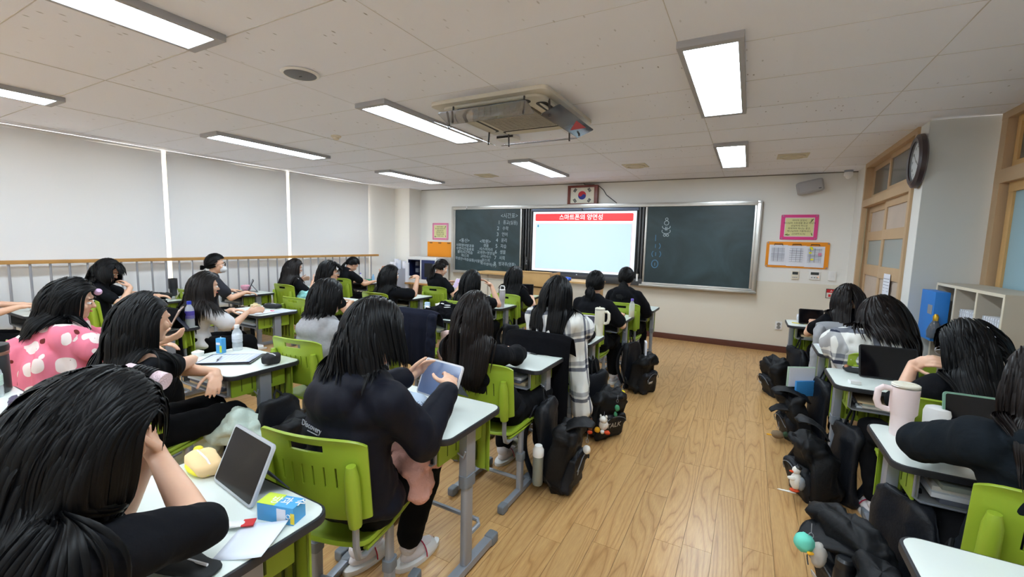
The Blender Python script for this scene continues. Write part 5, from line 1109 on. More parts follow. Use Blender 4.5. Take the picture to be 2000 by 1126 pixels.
def wrap(p, label, m, extra, ex=.055, drop=.3, name='blanket', seed=1, arm=.62, ra=.088):
    Rv, fwd, up2, sp, F = p['Rv'], p['fwd'], p['up2'], p['sp'], p['F']; o = []
    for k in range(7):
        u = k / 6 * .90; w, d = [(.165, .12), (.16, .115), (.15, .11), (.15, .11), (.155, .115), (.15, .105), (.115, .085)][k]; o += ell(sp(u), Rv * (w + ex), fwd * (d + ex), up2 * .10)
    for sgn, sh, e, w, dd, n, cu in p['arms']: o += rc(p['Nb'] - up2 * .05 + (sh - p['Nb']) * .3, sh, .09, .088) + rc(sh, sh + (e - sh) * arm, ra, ra * 1.06) + rc(sh - up2 * .02, sp(.15) + Rv * sgn * .15, .08, .10)
    for a, b, ra, rb in extra: o += rc(p['O'] + V(a), p['O'] + V(b), ra, rb)
    t = thing('blanket', label, 'blanket', tuple(p['O'])); obj('fleece', remesh('fleece', o, .013, 5, m, disp=(.035, 6, (1.6, 1.6, .45), seed), origin=p['O']), t); return t
wrap(PE['pink'], 'pink fleece blanket with pale patches and brown hearts', PINKF, [((-.02, -.16, .80), (0, -.17, .40), .10, .12), ((.12, -.12, .75), (.14, -.14, .36), .10, .12), ((-.10, -.12, .7), (-.10, -.13, .42), .08, .09)], seed=3, ex=.04, ra=.074)
wrap(PE['plaid'], 'white and grey checked blanket around the girl behind the cream tumbler', PLAID, [((.17, .02, .75), (.24, -.02, .26), .08, .08), ((.2, -.05, .7), (.27, -.08, .28), .06, .07)], seed=8)
wrap(PE['turn'], 'checked blanket around the girl swinging her hair on the right side', PLAID, [((-.16, 0, .75), (-.20, .02, .56), .09, .07)], seed=5)
def drape(label, M, m, name='jacket', drop=.40, w=.26, sleeves=True, seed=0, front=.12, cat='jacket', thick=.006):
    t = thing(name, label, cat, M=M)
    prof = [(-.150, .85 - front), (-.185, .83), (-.215, .868), (-.25, .872), (-.275, .83), (-.29, .72), (-.285, .60), (-.28, .50), (-.285, .85 - drop)]
    def fn(u, v):
        x = (u - .5) * 2 * w; s = v * (len(prof) - 1); i = min(int(s), len(prof) - 2); f = s - i; y = prof[i][0] * (1 - f) + prof[i + 1][0] * f; z = prof[i][1] * (1 - f) + prof[i + 1][1] * f
        k = max(0, v - .4); y -= .020 * k * (1 + math.sin(u * 19 + seed)) + .008 * math.sin(u * 41 + seed * 2) * k; y += .03 * (x / w) ** 2; z -= .03 * abs(x / w) ** 5 + .03 * k * math.sin(u * 9 + seed)
        return (x * (1 - .10 * k * k * (1 if sleeves else .3)), y, z)
    P('cloth', [grid(fn, 60, 40)], m, t, solid=thick, smooth=180)
    if sleeves:
        for s in (-1, 1): obj('sleeve', remesh('sleeve', rc((s * (w - .03), -.26, .80), (s * (w - .01), -.30, .60), .045, .05) + rc((s * (w - .01), -.30, .60), (s * (w - .03), -.30, .83 - drop), .05, .036), .011, 4, m, disp=(.02, 12, (1, 1, .6), seed + s)), t)
    return t
drape('navy jacket hung over the back of the empty chair in the middle', CM[(-2.66, 3.28)], mat('navy_cloth', S(26, 29, 44), .9, bump=.2, bscale=30, spec=.15), drop=.50, seed=2)
drape('black cardigan hung on the chair of the girl in the checked blanket', CM[(-1.28, 3.02)] @ Matrix.Translation((0, -.02, 0)), mat('black_knit', S(16, 16, 20), .95, bump=.2, bscale=60, spec=.1), drop=.62, seed=4, sleeves=False, w=.255)
drape('sheer grey cardigan draped over the front right chair', CM[(.84, 4.92)], mat('sheer_grey', S(168, 170, 176), .85, alpha=.88), 'cardigan', drop=.55, seed=1, cat='cardigan', thick=.003)
drape('black cloth covering the chair back of the girl in the white shirt', CM[(-4.30, 2.06)], MATS['black_knit'], 'chair_cover', drop=.5, seed=6, sleeves=False, cat='cloth', w=.24)
def bundle(name, label, cat, loc, prims, m, amp=.03, scale=8, seed=0, vox=.010, stretch=(1, 1, 1), part='fabric', rz=0):
    t = thing(name, label, cat, loc, rz); o = []
    for c, s in prims: o += ell(V(c), V((s[0], 0, 0)), V((0, s[1], 0)), V((0, 0, s[2])))
    obj(part, remesh(part, o, vox, 4, m, disp=(amp, scale, stretch, seed)), t); return t
bundle('towel', 'dusty pink towel bunched on the lap of the girl in the windbreaker', 'towel', (-1.17, 1.33, .52), [((0, 0, .03), (.10, .09, .08)), ((-.05, .06, .10), (.09, .06, .08)), ((.03, -.02, -.02), (.06, .07, .07)), ((.0, .1, .02), (.07, .05, .05)), ((.05, .02, -.07), (.022, .02, .05))], mat('dusty_pink', S(206, 156, 144), .95, bump=.4, bscale=120, spec=.1), .04, 9, 3, .008)
CUSH = mat('cushion_blue', S(196, 214, 234), .9, bump=.2, bscale=60)
t = bundle('cushion', 'light blue cushion with dark snowflake print under the held tablet', 'cushion', (-1.31, 1.385, .785), [((0, 0, 0), (.17, .085, .062)), ((.07, .0, .005), (.10, .085, .058))], CUSH, .008, 6, 1, .008)
st = []
for k in range(9):
    for j in range(3):
        a = -1.0 + .28 * k; e_ = -.5 + .55 * j; c = V((.19 * math.sin(a) * math.cos(e_) + .02, -.092 * math.cos(a) * math.cos(e_), .066 * math.sin(e_)))
        for q_ in range(3): d_ = V((math.cos(q_ * PI / 3) * math.cos(a), math.cos(q_ * PI / 3) * math.sin(a), math.sin(q_ * PI / 3))) * .012; st.append(tube([c - d_, c + d_], .0011, 4))
P('snowflake_print', st, mat('print_blue', S(60, 80, 120), .8), t)
bundle('throw_blanket', 'teal and white patterned blanket in the lap of the girl by the window', 'blanket', (-5.50, 4.02, .66), [((0, 0, 0), (.17, .15, .12)), ((.05, .10, .06), (.13, .10, .09))], mat('teal_fleece', S(150, 214, 214), .95, bump=.3, bscale=60, var=.22, vscale=16), .04, 9, 2, .012)
bundle('fleece_jacket', 'pale mint fleece heaped over the black backpack on the left', 'jacket', (-2.52, 1.33, .36), [((0, 0, .07), (.20, .14, .09)), ((-.12, -.05, .0), (.12, .12, .13)), ((-.20, -.14, -.12), (.08, .09, .18)), ((.12, .0, .02), (.12, .10, .06))], mat('mint_fleece', S(200, 216, 206), .95, bump=.3, bscale=80, spec=.1), .045, 7, 5, .010)
bundle('scarf', 'beige and pink cloth hanging beside the navy jacket', 'scarf', (-2.42, 3.16, .50), [((0, 0, 0), (.05, .06, .12)), ((.02, .02, .1), (.06, .05, .06)), ((.03, 0, -.12), (.035, .04, .06))], mat('beige_pink', S(206, 178, 172), .95, bump=.3, bscale=50), .04, 9, 7, .010)
t = bundle('jacket', 'black jacket with white lettering bunched on a middle desk', 'jacket', (-2.72, 3.52, .765), [((0, 0, .02), (.17, .13, .055)), ((.06, .03, .05), (.10, .08, .05)), ((-.12, -.02, .02), (.08, .09, .05)), ((.13, -.05, 0), (.06, .07, .04))], MATS['black_knit'], .05, 9, 2, .009)
P('white_print', [T(sup((0, 0, 0), (.035, .014, .004)), place(c, r_)) for c, r_ in (((-.13, -.07, .06), .5), ((-.10, -.09, .055), -.3), ((.0, .0, .095), .8), ((.03, -.02, .095), -.6), ((.10, -.03, .085), .2), ((.12, -.06, .07), .9))], WHITECOT, t)
# windbreaker lettering, hem seam and sleeve dashes follow the girl's back
p = PE['wind']; b_ = -(p['fwd']); c = p['sp'](.66) + b_ * .163 + p['Rv'] * .016 + V((0, 0, .022)); ax = p['Rv']; ay = p['up2']; az = b_
Mj = Matrix(((ax.x, ay.x, az.x, c.x), (ax.y, ay.y, az.y, c.y), (ax.z, ay.z, az.z, c.z), (0, 0, 0, 1)))
P('printed_word', [T(text_parts('Discovery', .028, align='CENTER'), Matrix.Translation(-p['O']) @ Mj @ Matrix.Rotation(-.04, 4, 'Z')), T(box(.01, -.018, 0, .06, .003, .001), Matrix.Translation(-p['O']) @ Mj)], mat('silver_print', S(150, 154, 164), .5), p['t'], smooth=0)
P('hair_tie', [T(lathe([(.012, -.02), (.018, -.01), (.02, 0), (.018, .01), (.012, .02)], 14), Matrix.Translation(PE['pink']['hc'] + PE['pink']['hf'] * .10 + PE['pink']['hu'] * .07 - PE['pink']['O']) @ Matrix.Rotation(1, 4, 'Y'))], mat('lilac', S(214, 180, 214), .8), PE['pink']['t'], label='lilac hair tie')
p = PE['rest']; c = p['hc'] + p['hu'] * .120 + p['hf'] * .075 - V((.088, .0, -.006)) - p['O']
d_ = V((.86, .42, -.22)).normalized()
rl = P('hair_roller', [tube([c - d_ * .046, c + d_ * .046], .020, 20)], mat('roller_pink', S(224, 198, 206), .6, bump=.5, bscale=300), p['t'], label='pale pink hair roller in the fringe')
P('wound_hair', [tube([c - d_ * (.026 - .004 * k), c - d_ * (.022 - .004 * k)], .0225 + .0012 * (k % 2), 20) for k in range(0, 12)], HAIRB, rl)
P('mask', [sup(PE['mask']['hc'] + PE['mask']['hf'] * .068 - PE['mask']['hu'] * .052 - PE['mask']['O'], (.052, .046, .045), .9, nu=20)], WHITECOT, PE['mask']['t'], smooth=180)
P('earphone', [sup(PE['ponytail']['hc'] + PE['ponytail']['hx'] * .083 - PE['ponytail']['hu'] * .01 - PE['ponytail']['O'], (.008, .01, .018))], WHT, PE['ponytail']['t'], smooth=180)

# ---------------------------------------------------------------- bags
def backpack(label, loc, rz, w=.30, d=.15, h=.46, tilt=.25, hook=.60, flap=None, pocket=True, seed=0, logo=None, lift=0.0, strap=True, word=None):
    t = thing('backpack', label, 'backpack', (loc[0], loc[1], lift), rz, 'black backpacks hung on the desks')
    P('back_panel', [sup((0, 0, h * .5), (w * .46, .030, h * .5), .34, .5, 30, 22)], BAG2, t, disp=(.035, 9, (1, 1, .6), seed), smooth=180)
    Mt = Matrix.Translation((0, .02, .02)) @ Matrix.Rotation(-tilt, 4, 'X')
    mc = P('main_compartment', [T(sup((0, d * .48, h * .40), (w * .5, d * .46, h * .40), .36, .42, 44, 30), Mt)], BAG, t, disp=(.045, 10, (1, 1, 1), seed + 2), smooth=180)
    if pocket:
        fp = P('front_pocket', [T(sup((0, d * .98, h * .27), (w * .40, .040, h * .22), .34, .45, 36, 22), Mt)], BAG2, t, disp=(.026, 12, (1, 1, 1), seed + 5), smooth=180)
        P('zip', [T(tube([(w * .36 * math.cos(a), d * 1.02 + .04 + .004 * math.sin(a * 3), h * .36 + h * .13 * math.sin(a)) for a in np.linspace(.1, PI - .1, 14)], .003, 5), Mt), T(box(w * .33, d * 1.02 + .046, h * .36, .006, .004, .03), Mt)], STEELCAP, fp)
    for s in (-1, 1):
        if strap: P('shoulder_strap', [grid(lambda u, v, s=s: (s * (.075 + .04 * math.sin(v * PI)) + (u - .5) * .05, -.045 - .05 * math.sin(v * PI) - .006 * math.sin(u * PI), h * (.96 - .86 * v)), 4, 16)], BAG2, t, solid=.010, smooth=180)
    if hook: P('hang_loop', [tube([(-.03, 0, h - .02), (-.02, -.02, (h + hook - lift) / 2), (0, -.03, hook - lift), (.02, -.02, (h + hook - lift) / 2), (.03, 0, h - .02)], .007, 6)], BAG, t)
    P('buckle', [tube([(w * .47, .02, h * .3), (w * .52, .06, h * .22), (w * .5, .10, h * .12)], .006, 6), box(w * .51, .06, h * .2, .02, .03, .02)], BLK, t)
    if flap:
        for k, (fx, fy, fz, L, ang, wd) in enumerate(flap):
            P('open_flap', [T(grid(lambda u, v: ((u - .5) * wd * (1 - .75 * v ** 1.6), L * v, .05 * math.sin(v * 2.6) + .03 * math.cos((u - .5) * PI) * (1 - v)), 12, 14), place((fx, fy, fz), 0, ang))], BAG, t, solid=.012, smooth=180, disp=(.012, 10, (1, 1, 1), seed + k))
    if word: P('printed_word', [T(text_parts(word, .06), Mt @ Matrix.Translation((0, d * .98 + .046, h * .34)) @ Matrix.Rotation(PI, 4, 'Z') @ FACE)], mat('patch_silver', S(190, 192, 196), .4, .3), t, smooth=0)
    if logo: P('logo_patch', [T(box(0, 0, 0, .06, .022, .003), Mt @ Matrix.Translation((.05, d * 1.02 + .052, h * .33)) @ FACE)], mat('patch_silver', S(190, 192, 196), .4, .3), t)
    return t
R90 = -PI / 2
backpack('black backpack with a pointed flap and steel bottle beside the middle desk', (-1.03, 2.40), R90, w=.27, d=.15, h=.53, tilt=.18, flap=[(0, .10, .36, .22, .25, .26)], hook=.60, seed=1)
backpack('black backpack with plush charms on its front, on the desk with the cream tumbler', (-1.02, 3.32), R90 - .55, w=.33, d=.15, h=.47, tilt=.25, seed=4, word='TALK')
backpack('black backpack with papers sticking out, farthest along the aisle', (-1.0, 4.52), R90 - .35, w=.28, d=.16, h=.50, tilt=.22, seed=7, logo=True)
backpack('black backpack under the mint fleece beside the desk with the paper pad', (-2.35, 1.52), R90, w=.28, d=.12, h=.56, tilt=.12, seed=9)
backpack('small black drawstring-like bag hanging behind the light grey tumbler desk', (-2.36, 4.36), R90 - .5, w=.24, d=.11, h=.34, tilt=.10, lift=.20, hook=.60, seed=11, pocket=False)
backpack('round black backpack standing under the front right desk', (.50, 5.22), PI / 2 + .4, w=.34, d=.19, h=.50, tilt=.30, seed=13, logo=True)
backpack('open black backpack with a green notebook inside, right of the aisle', (.56, 4.02), PI / 2 + .3, w=.30, d=.14, h=.50, tilt=.35, flap=[(0, .10, .34, .24, .1, .22), (-.05, .14, .24, .22, -.1, .20)], seed=15)
backpack('black backpack with a white bird plush, second nearest on the right', (.59, 3.16), PI / 2 + .3, w=.31, d=.17, h=.47, tilt=.28, flap=[(0, .14, .40, .15, .3, .26)], seed=17)
backpack('big black backpack with its ribbed flap hanging open, nearest on the right', (.61, 2.12), PI / 2 + .35, w=.36, d=.16, h=.56, tilt=.22, flap=[(.02, .12, .34, .24, -.15, .30)], seed=19, logo=True)
backpack('black backpack hanging behind the large foreground backpack', (.60, 1.80), PI / 2, w=.26, d=.12, h=.50, tilt=.12, seed=21)
def plush(label, loc, bits, ring=True, cat='plush charm'):
    t = thing('plush_charm', label, cat, loc)
    for k, (nm, c, s, m) in enumerate(bits): P(nm, [sup(c, s, 1, nu=18, nv=12)], m, t, smooth=180, disp=(.003, 60))
    if ring: P('key_ring', [tube([(0.008 * math.cos(a), 0, .055 + .012 * math.sin(a)) for a in np.linspace(0, 2 * PI, 12)], .0015, 5), tube([(0, 0, .065), (0, .01, .10)], .0015, 5)], STEEL, t)
    return t
pw, pb_, py, pr_, pg, pt, pgr = mat('plush_white', S(230, 228, 222), .95), mat('plush_brown', S(120, 72, 48), .95), mat('plush_yellow', S(238, 176, 40), .95), mat('plush_orange', S(220, 80, 40), .9), mat('plush_green', S(70, 150, 110), .7), mat('plush_teal', S(110, 212, 190), .95), mat('plush_grey', S(140, 146, 154), .95)
plush('white plush charm with a yellow ball and an orange foot on a black backpack', (-.865, 3.10, .15), [('body', (0, 0, 0), (.035, .03, .04), pw), ('head', (0, -.01, .045), (.03, .028, .026), pw), ('ear', (-.022, -.01, .07), (.008, .006, .012), pw), ('ear', (.022, -.01, .07), (.008, .006, .012), pw), ('ball', (-.04, -.02, -.04), (.022, .022, .022), py), ('foot', (.035, -.02, -.045), (.022, .018, .015), pr_), ('foot', (0, -.025, -.045), (.016, .016, .016), pw)])
plush('brown furry plush charm beside the white one', (-.95, 3.05, .15), [('body', (0, 0, 0), (.018, .018, .055), pb_), ('foot', (0, -.01, -.055), (.02, .018, .014), pr_)])
plush('round yellow plush clipped to the side of the charm-covered backpack', (-.80, 3.36, .30), [('body', (0, 0, 0), (.03, .03, .055), mat('plush_lemon', S(236, 216, 40), .95)), ('wing', (.02, -.01, -.035), (.02, .018, .016), pw)])
plush('green sparkling charm on the charm-covered backpack', (-.79, 3.18, .27), [('bead', (0, 0, 0), (.02, .018, .024), pg), ('bead', (-.01, 0, -.05), (.014, .012, .02), pg)])
plush('white plush charm dangling from the pointed flap backpack', (-.77, 2.42, .27), [('body', (0, 0, 0), (.024, .022, .026), pw), ('foot', (-.012, 0, -.038), (.006, .006, .014), BLK), ('foot', (.014, 0, -.038), (.006, .006, .014), BLK)])
plush('brown duck plush lying by the open backpack on the right', (.30, 3.86, .06), [('body', (0, 0, 0), (.045, .032, .032), mat('plush_taupe', S(128, 108, 84), .95)), ('head', (.05, 0, .012), (.02, .02, .02), mat('plush_darkgreen', S(60, 84, 60), .95)), ('foot', (-.055, -.01, -.01), (.02, .008, .006), py)], cat='plush toy')
plush('white and grey bird plush with orange feet right of the aisle', (.345, 2.97, .13), [('body', (0, 0, 0), (.032, .034, .052), pw), ('wing', (.024, -.008, -.005), (.022, .026, .042), pgr), ('head', (-.004, 0, .066), (.022, .022, .024), pw), ('cap', (.006, .002, .084), (.018, .019, .012), BLK), ('beak', (-.026, -.008, .058), (.014, .008, .007), pr_), ('arm', (-.022, -.02, .022), (.024, .014, .012), pw), ('foot', (-.004, -.01, -.052), (.026, .022, .009), pr_), ('ribbon', (-.045, -.02, -.065), (.05, .008, .005), pw)])
plush('teal and grey bird plush hanging from the large foreground backpack', (.295, 1.97, .33), [('head', (-.02, 0, .02), (.036, .036, .036), pt), ('body', (.03, 0, -.015), (.028, .028, .05), mat('plush_ash', S(176, 172, 166), .95)), ('beak', (.0, -.03, .0), (.012, .009, .006), py)])
obj('strap', mesh('strap', [tube([(.42, 3.0, .02), (.47, 2.85, .012), (.5, 2.7, .01), (.53, 2.5, .012)], .007, 6)], WHITECOT), label='white cord trailing on the floor under the bird plush', category='cord')
# clogs under a desk
for k, (x, y, rz, l) in enumerate(((-1.52, 2.72, .4, 'left grey-beige clog under the desk in the middle column'), (-1.40, 2.66, .3, 'right grey-beige clog under the desk in the middle column'))):
    t = thing('clog', l, 'shoe', (x, y, 0), rz, 'pair of clogs under the desk'); CL = mat('clog_beige', S(168, 164, 142), .7)
    P('sole', [prism([(.045 * math.cos(a) * (1 - .1 * math.sin(a)), .12 * math.sin(a)) for a in np.linspace(0, 2 * PI, 25)[:-1]], 0, .028)], CL, t, bevel=.006)
    P('upper', [grid(lambda u, v: (.045 * math.cos(PI * u) * (1 - .25 * v), -.005 + .11 * v, .024 + (.055 - .03 * v) * math.sin(PI * u)), 14, 6)], CL, t, solid=.005, smooth=180); P('heel_strap', [grid(lambda u, v: (.043 * math.cos(PI * u), -.01 - .10 * math.sin(PI * u), .045 + .014 * v), 14, 2)], CL, t, solid=.004, smooth=180)

# ---------------------------------------------------------------- things on the desks
ZT = .7205
def tablet(label, loc, rz, tilt, w=.25, h=.175, case=BLK, scr=SCR, stand=True, name='tablet', up=0, keyboard=False):
    t = thing(name, label, 'tablet', (loc[0], loc[1], loc[2] if len(loc) > 2 else ZT), rz)
    Mt = Matrix.Rotation(-tilt, 4, 'X')
    P('case', [T(prism(rrect(w, h, .014), -.004, .006), Mt @ Matrix.Translation((0, 0, h / 2 + .004)) @ FACE)], case, t, bevel=.002)
    P('screen', [T(prism(rrect(w - .016, h - .016, .008), .006, .0068), Mt @ Matrix.Translation((0, 0, h / 2 + .004)) @ FACE)], scr, t, smooth=0)
    if stand:
        top = Mt @ V((0, .004, h * .62)); P('stand_flap', [([(-w * .42, top.y, top.z), (w * .42, top.y, top.z), (w * .42, top.y + .07, .002), (-w * .42, top.y + .07, .002), (-w * .42, top.y + .004, top.z), (w * .42, top.y + .004, top.z), (w * .42, top.y + .074, .002), (-w * .42, top.y + .074, .002)], [(0, 1, 2, 3), (7, 6, 5, 4), (0, 4, 5, 1), (1, 5, 6, 2), (2, 6, 7, 3), (3, 7, 4, 0)])], mat('case_dark', S(40, 44, 60), .6), t, smooth=0)
    if keyboard: P('keyboard', [b2(-w / 2, w / 2, -.16, 0, .001, .008)], BLK, t, bevel=.002)
    return t
CLR = mat('clear_case', S(200, 204, 212), .2, alpha=.8); SB = mat('screen_blue_reflection', S(92, 108, 140), .12, emit=.22); SPK = mat('screen_lilac', S(176, 160, 190), .2, emit=.45); SG = mat('screen_grey', S(70, 70, 82), .12, emit=.15)  # SB: bluish reflection on the glass, put into its colour and glow
tablet('tablet in a clear case standing on the nearest desk', (-1.315, .69), -.12, .42, .25, .178, CLR)
tablet('tablet held in both hands by the girl in the windbreaker', (-1.175, 1.475, .80), -.15, .40, .235, .165, mat('case_silver', S(206, 208, 214), .3), SB)
tablet('grey laptop-like tablet propped beside the blue-capped bottle', (-4.12, 1.75), -.55, .45, .26, .18, mat('case_pinkgold', S(206, 182, 170), .35, .3), SG, keyboard=True)
tablet('tablet with a keyboard on the window desk beside the pink pouch', (-6.06, 3.50), -.5, .45, .25, .18, BLK, SG, keyboard=True)
tablet('dark tablet held above the teal blanket', (-5.66, 4.25, .79), -.35, .6, .25, .175, BLK, SG, stand=False)
tablet('tablet with a lilac screen tapped by the girl with the ponytail', (-3.86, 5.37, .765), -.30, .55, .24, .17, WHT, SPK)
tablet('black tablet standing in front of the girl by the lectern', (-2.80, 5.56), .35, .30, .25, .18)
tablet('tablet with a pale cover standing beside the cream tumbler', (-1.22, 3.50), .15, .35, .24, .175, WHT, SG)
tablet('large black tablet standing behind the girl with glasses on the right', (.80, 3.36), .10, .30, .29, .20, BLK)
tablet('large black tablet with a green edge beside the pink mug tumbler', (.92, 2.40), .02, .25, .31, .20, mat('case_green', S(120, 160, 140), .4))
tablet('black tablet edge in front of the front right girl', (.62, 5.40), .1, .3, .22, .16)
tablet('grey laptop lid on the far left desk', (-5.95, 1.40), -.2, 1.2, .30, .20, mat('laptop_grey', S(120, 116, 112), .4), mat('lid_grey', S(128, 122, 118), .5))
tablet('phone propped on the window desk in front of the girl resting her chin', (-6.0, 2.62), -.5, .5, .10, .14, mat('case_beige', S(190, 184, 176), .4), SG)
WATER = mat('bottle_plastic', (.86, .91, .95), .06, alpha=.38); LBL = mat('bottle_label', S(70, 60, 150), .5)
def bottle(label, loc, h=.21, r=.032, cap=WHT, lb=None, m=WATER, liquid=None, name='water_bottle'):
    t = thing(name, label, 'bottle', (loc[0], loc[1], ZT)); cr = r * .42
    P('body', [lathe([(r * .9, 0), (r, .008), (r * .97, h * .12), (r, h * .2), (r * .96, h * .3), (r, h * .4), (r, h * .62), (r * .85, h * .74), (cr, h * .87), (cr, h * .9)], 24)], m, t)
    P('cap', [lathe([(cr * 1.15, h * .88), (cr * 1.2, h * .9), (cr * 1.2, h * .99), (cr, h)], 20)], cap, t)
    if lb: P('label', [lathe([(r * 1.005, h * .34), (r * 1.01, h * .35), (r * 1.01, h * .62), (r * 1.0, h * .63)], 24)], lb, t); P('label_print', [lathe([(r * 1.02, h * z), (r * 1.02, h * (z + .012))], 20) for z in (.36, .40, .44)], mat('print_grey', S(150, 152, 165), .9), t)
    if liquid: P('liquid', [lathe([(r * .9, .004), (r * .9, h * liquid[0])], 20)], liquid[1], t)
    return t
CAPB = mat('cap_blue', S(36, 60, 190), .4)
bottle('water bottle with a blue cap and purple label, left side', (-4.07, 1.87), .22, .034, CAPB, LBL)
bottle('small water bottle with a white cap behind the paper pad', (-3.01, 1.66), .175, .031, WHT, mat('label_white', S(214, 218, 224), .5))
bottle('clear bottle with a purple cap and yellow drink near the aisle', (-1.07, 4.72), .20, .030, mat('cap_purple', S(128, 110, 214), .4), None, liquid=(.3, mat('yellow_drink', S(206, 178, 60), .2, alpha=.8)))
bottle('bottle with a bright green cap in front of the right checked blanket', (.93, 3.98), .20, .033, mat('cap_green', S(90, 214, 30), .4))
bottle('small clear spray bottle with a white top at the left edge', (-3.03, .58), .17, .026, WHT, mat('label_mint', S(196, 220, 208), .5), name='spray_bottle')
bottle('white and purple sanitiser bottle on the front window desk', (-6.16, 5.60), .15, .025, mat('cap_purple', S(128, 110, 214), .4), m=WHT)
bottle('small blue bottle on the front window desk', (-5.95, 5.70), .13, .024, mat('cap_sky', S(120, 180, 220), .4), m=mat('sky_plastic', S(140, 186, 226), .3))
def tumbler(label, loc, h, r, m, handle=0, lid=WHT, loop=False, straw=False, rz=0, steel=True):
    t = thing('tumbler', label, 'tumbler', (loc[0], loc[1], ZT), rz)
    P('body', [lathe([(r * .74, 0), (r * .78, .006), (r * .82, h * .38), (r * .84, h * .40), (r, h * .45), (r, h * .93), (r * .99, h * .94)], 32)], m, t)
    if steel: P('steel_rim', [lathe([(r * .995, h * .925), (r * 1.01, h * .93), (r * 1.01, h * .955), (r * .98, h * .96)], 32)], ALU, t)
    P('lid', [lathe([(r * .99, h * .955), (r * 1.0, h * .985), (r * .9, h), (r * .3, h * 1.0)], 32)], lid, t)
    P('lid_slider', [box(r * .2, 0, h * 1.005, r * 1.0, r * .35, .006)], lid, t, bevel=.002)
    if handle: P('handle', [tube([(-r * .95, 0, h * .87), (-r * 1.5, 0, h * .885), (-r * 1.85, 0, h * .82), (-r * 1.9, 0, h * .62), (-r * 1.7, 0, h * .50), (-r * 1.3, 0, h * .47), (-r * .95, 0, h * .46)], [.012, .013, .013, .013, .013, .012, .012], 12)], m, t)
    if loop: P('carry_loop', [tube([(-r * .8, 0, h * .98), (-r * .8, 0, h * 1.14), (-r * .6, 0, h * 1.2), (r * .6, 0, h * 1.2), (r * .8, 0, h * 1.14), (r * .8, 0, h * .98)], .006, 8)], lid, t)
    if straw: P('straw', [cyl((0, 0, h * .9), (.004, 0, h * 1.05), .005)], lid, t)
    return t
PKM = mat('mug_pink', S(232, 214, 214), .45); CRM = mat('mug_cream', S(226, 222, 206), .45)
tumbler('big pale pink mug tumbler with a side handle', (.625, 2.37), .225, .048, PKM, 1, CRM, rz=0)
tumbler('tall cream tumbler with a handle near the aisle', (-1.075, 3.57), .24, .042, CRM, 1, CRM, straw=True, rz=PI)
tumbler('light grey tumbler with a carry loop on a middle desk', (-2.53, 4.44), .215, .036, mat('mug_grey', S(196, 192, 198), .4), 0, WHT, loop=True)
tumbler('black tumbler with a thin handle on the window desk', (-6.28, 2.72), .22, .048, mat('mug_black', S(44, 44, 48), .4), 1, BLK, steel=False)
t = thing('lunch_jar', 'wide black insulated jar with a lid handle at the left edge', 'jar', (-3.13, .57, ZT))
P('body', [lathe([(.075, 0), (.082, .01), (.082, .18), (.08, .185)], 32)], MATS['mug_black'], t); P('rim', [lathe([(.081, .183), (.085, .187), (.085, .20), (.082, .203)], 32)], mat('rose_steel', S(170, 130, 112), .3, .8), t); P('lid', [lathe([(.084, .20), (.087, .215), (.085, .232), (.05, .24), (.02, .24)], 32)], BLK, t)
P('lid_handle', [tube([(-.05, 0, .235), (-.03, 0, .262), (.03, 0, .262), (.05, 0, .235)], .006, 8)], BLK, t); P('badge', [box(0, -.083, .07, .05, .003, .015)], STEELCAP, t)
def pouch(label, loc, s, m, rz=0, extras=(), cat='pencil case', name='pencil_case', seed=0, amp=.010, z=None):
    t = thing(name, label, cat, (loc[0], loc[1], ZT if z is None else z), rz)
    P('body', [sup((0, 0, s[2]), s, .6, .6, 30, 16)], m, t, disp=(amp, 14, (1, 1, 1), seed), smooth=180)
    P('zip', [tube([(-s[0] * .8, -s[1] * .15, s[2] * 1.75), (-s[0] * .3, -s[1] * .1, s[2] * 2.02), (s[0] * .3, 0, s[2] * 2.02), (s[0] * .8, .0, s[2] * 1.75)], .0035, 6)], WHITECOT, t)
    for nm, c, ss, mm in extras: P(nm, [sup(c, ss, 1, nu=14, nv=8)], mm, t, smooth=180)
    return t
PPL = mat('plum_canvas', S(74, 66, 88), .85, bump=.3, bscale=120)
t = pouch('dark plum pencil pouch with a cream zip at the left edge', (-2.74, .59), (.075, .04, .03), PPL, -.25, seed=1)
P('zip_ring', [tube([(.05 + .012 * math.cos(a), -.035, .035 + .012 * math.sin(a)) for a in np.linspace(0, 2 * PI, 14)], .003, 6)], WHITECOT, t)
pouch('pale mint soft case behind the plum pouch', (-2.80, .64), (.055, .03, .018), mat('mint_soft', S(200, 224, 218), .5), .4, name='soft_case', cat='case')
pouch('plain beige plush pencil case with a yellow base behind the near tablet', (-1.555, .735), (.095, .045, .020), mat('beige_plush', S(232, 200, 150), .95), -.25, [('yellow_base', (0, -.01, .012), (.095, .043, .014), mat('yellow_zip', S(234, 222, 60), .8)), ('tassel', (-.085, .0, .034), (.016, .015, .010), MATS['yellow_zip'])], seed=4)
pouch('black canvas pencil case on the desk with the paper pad', (-2.515, 1.58), (.038, .055, .032), mat('black_canvas', S(38, 38, 42), .85, bump=.3, bscale=80), .35, seed=6)
pouch('pink round pouch on the window desk', (-6.22, 3.58), (.07, .05, .04), mat('pink_soft', S(232, 170, 190), .85), 0, name='pouch', cat='pouch', seed=7)
pouch('white, pink and lilac plush pouch on the front left desk', (-4.10, 4.58), (.10, .055, .045), mat('white_soft', S(228, 212, 220), .9, bump=.3, bscale=40), -.5, [('ear', (-.05, -.02, .07), (.03, .02, .03), pw), ('lilac_patch', (-.08, -.05, .03), (.03, .01, .015), mat('lilac', S(214, 180, 214), .8))], seed=8)
pouch('small pink ball pouch next to the plush pouch', (-4.02, 4.44), (.028, .026, .022), mat('pink_hot', S(240, 140, 170), .7), 0, name='pouch', cat='pouch', seed=9)
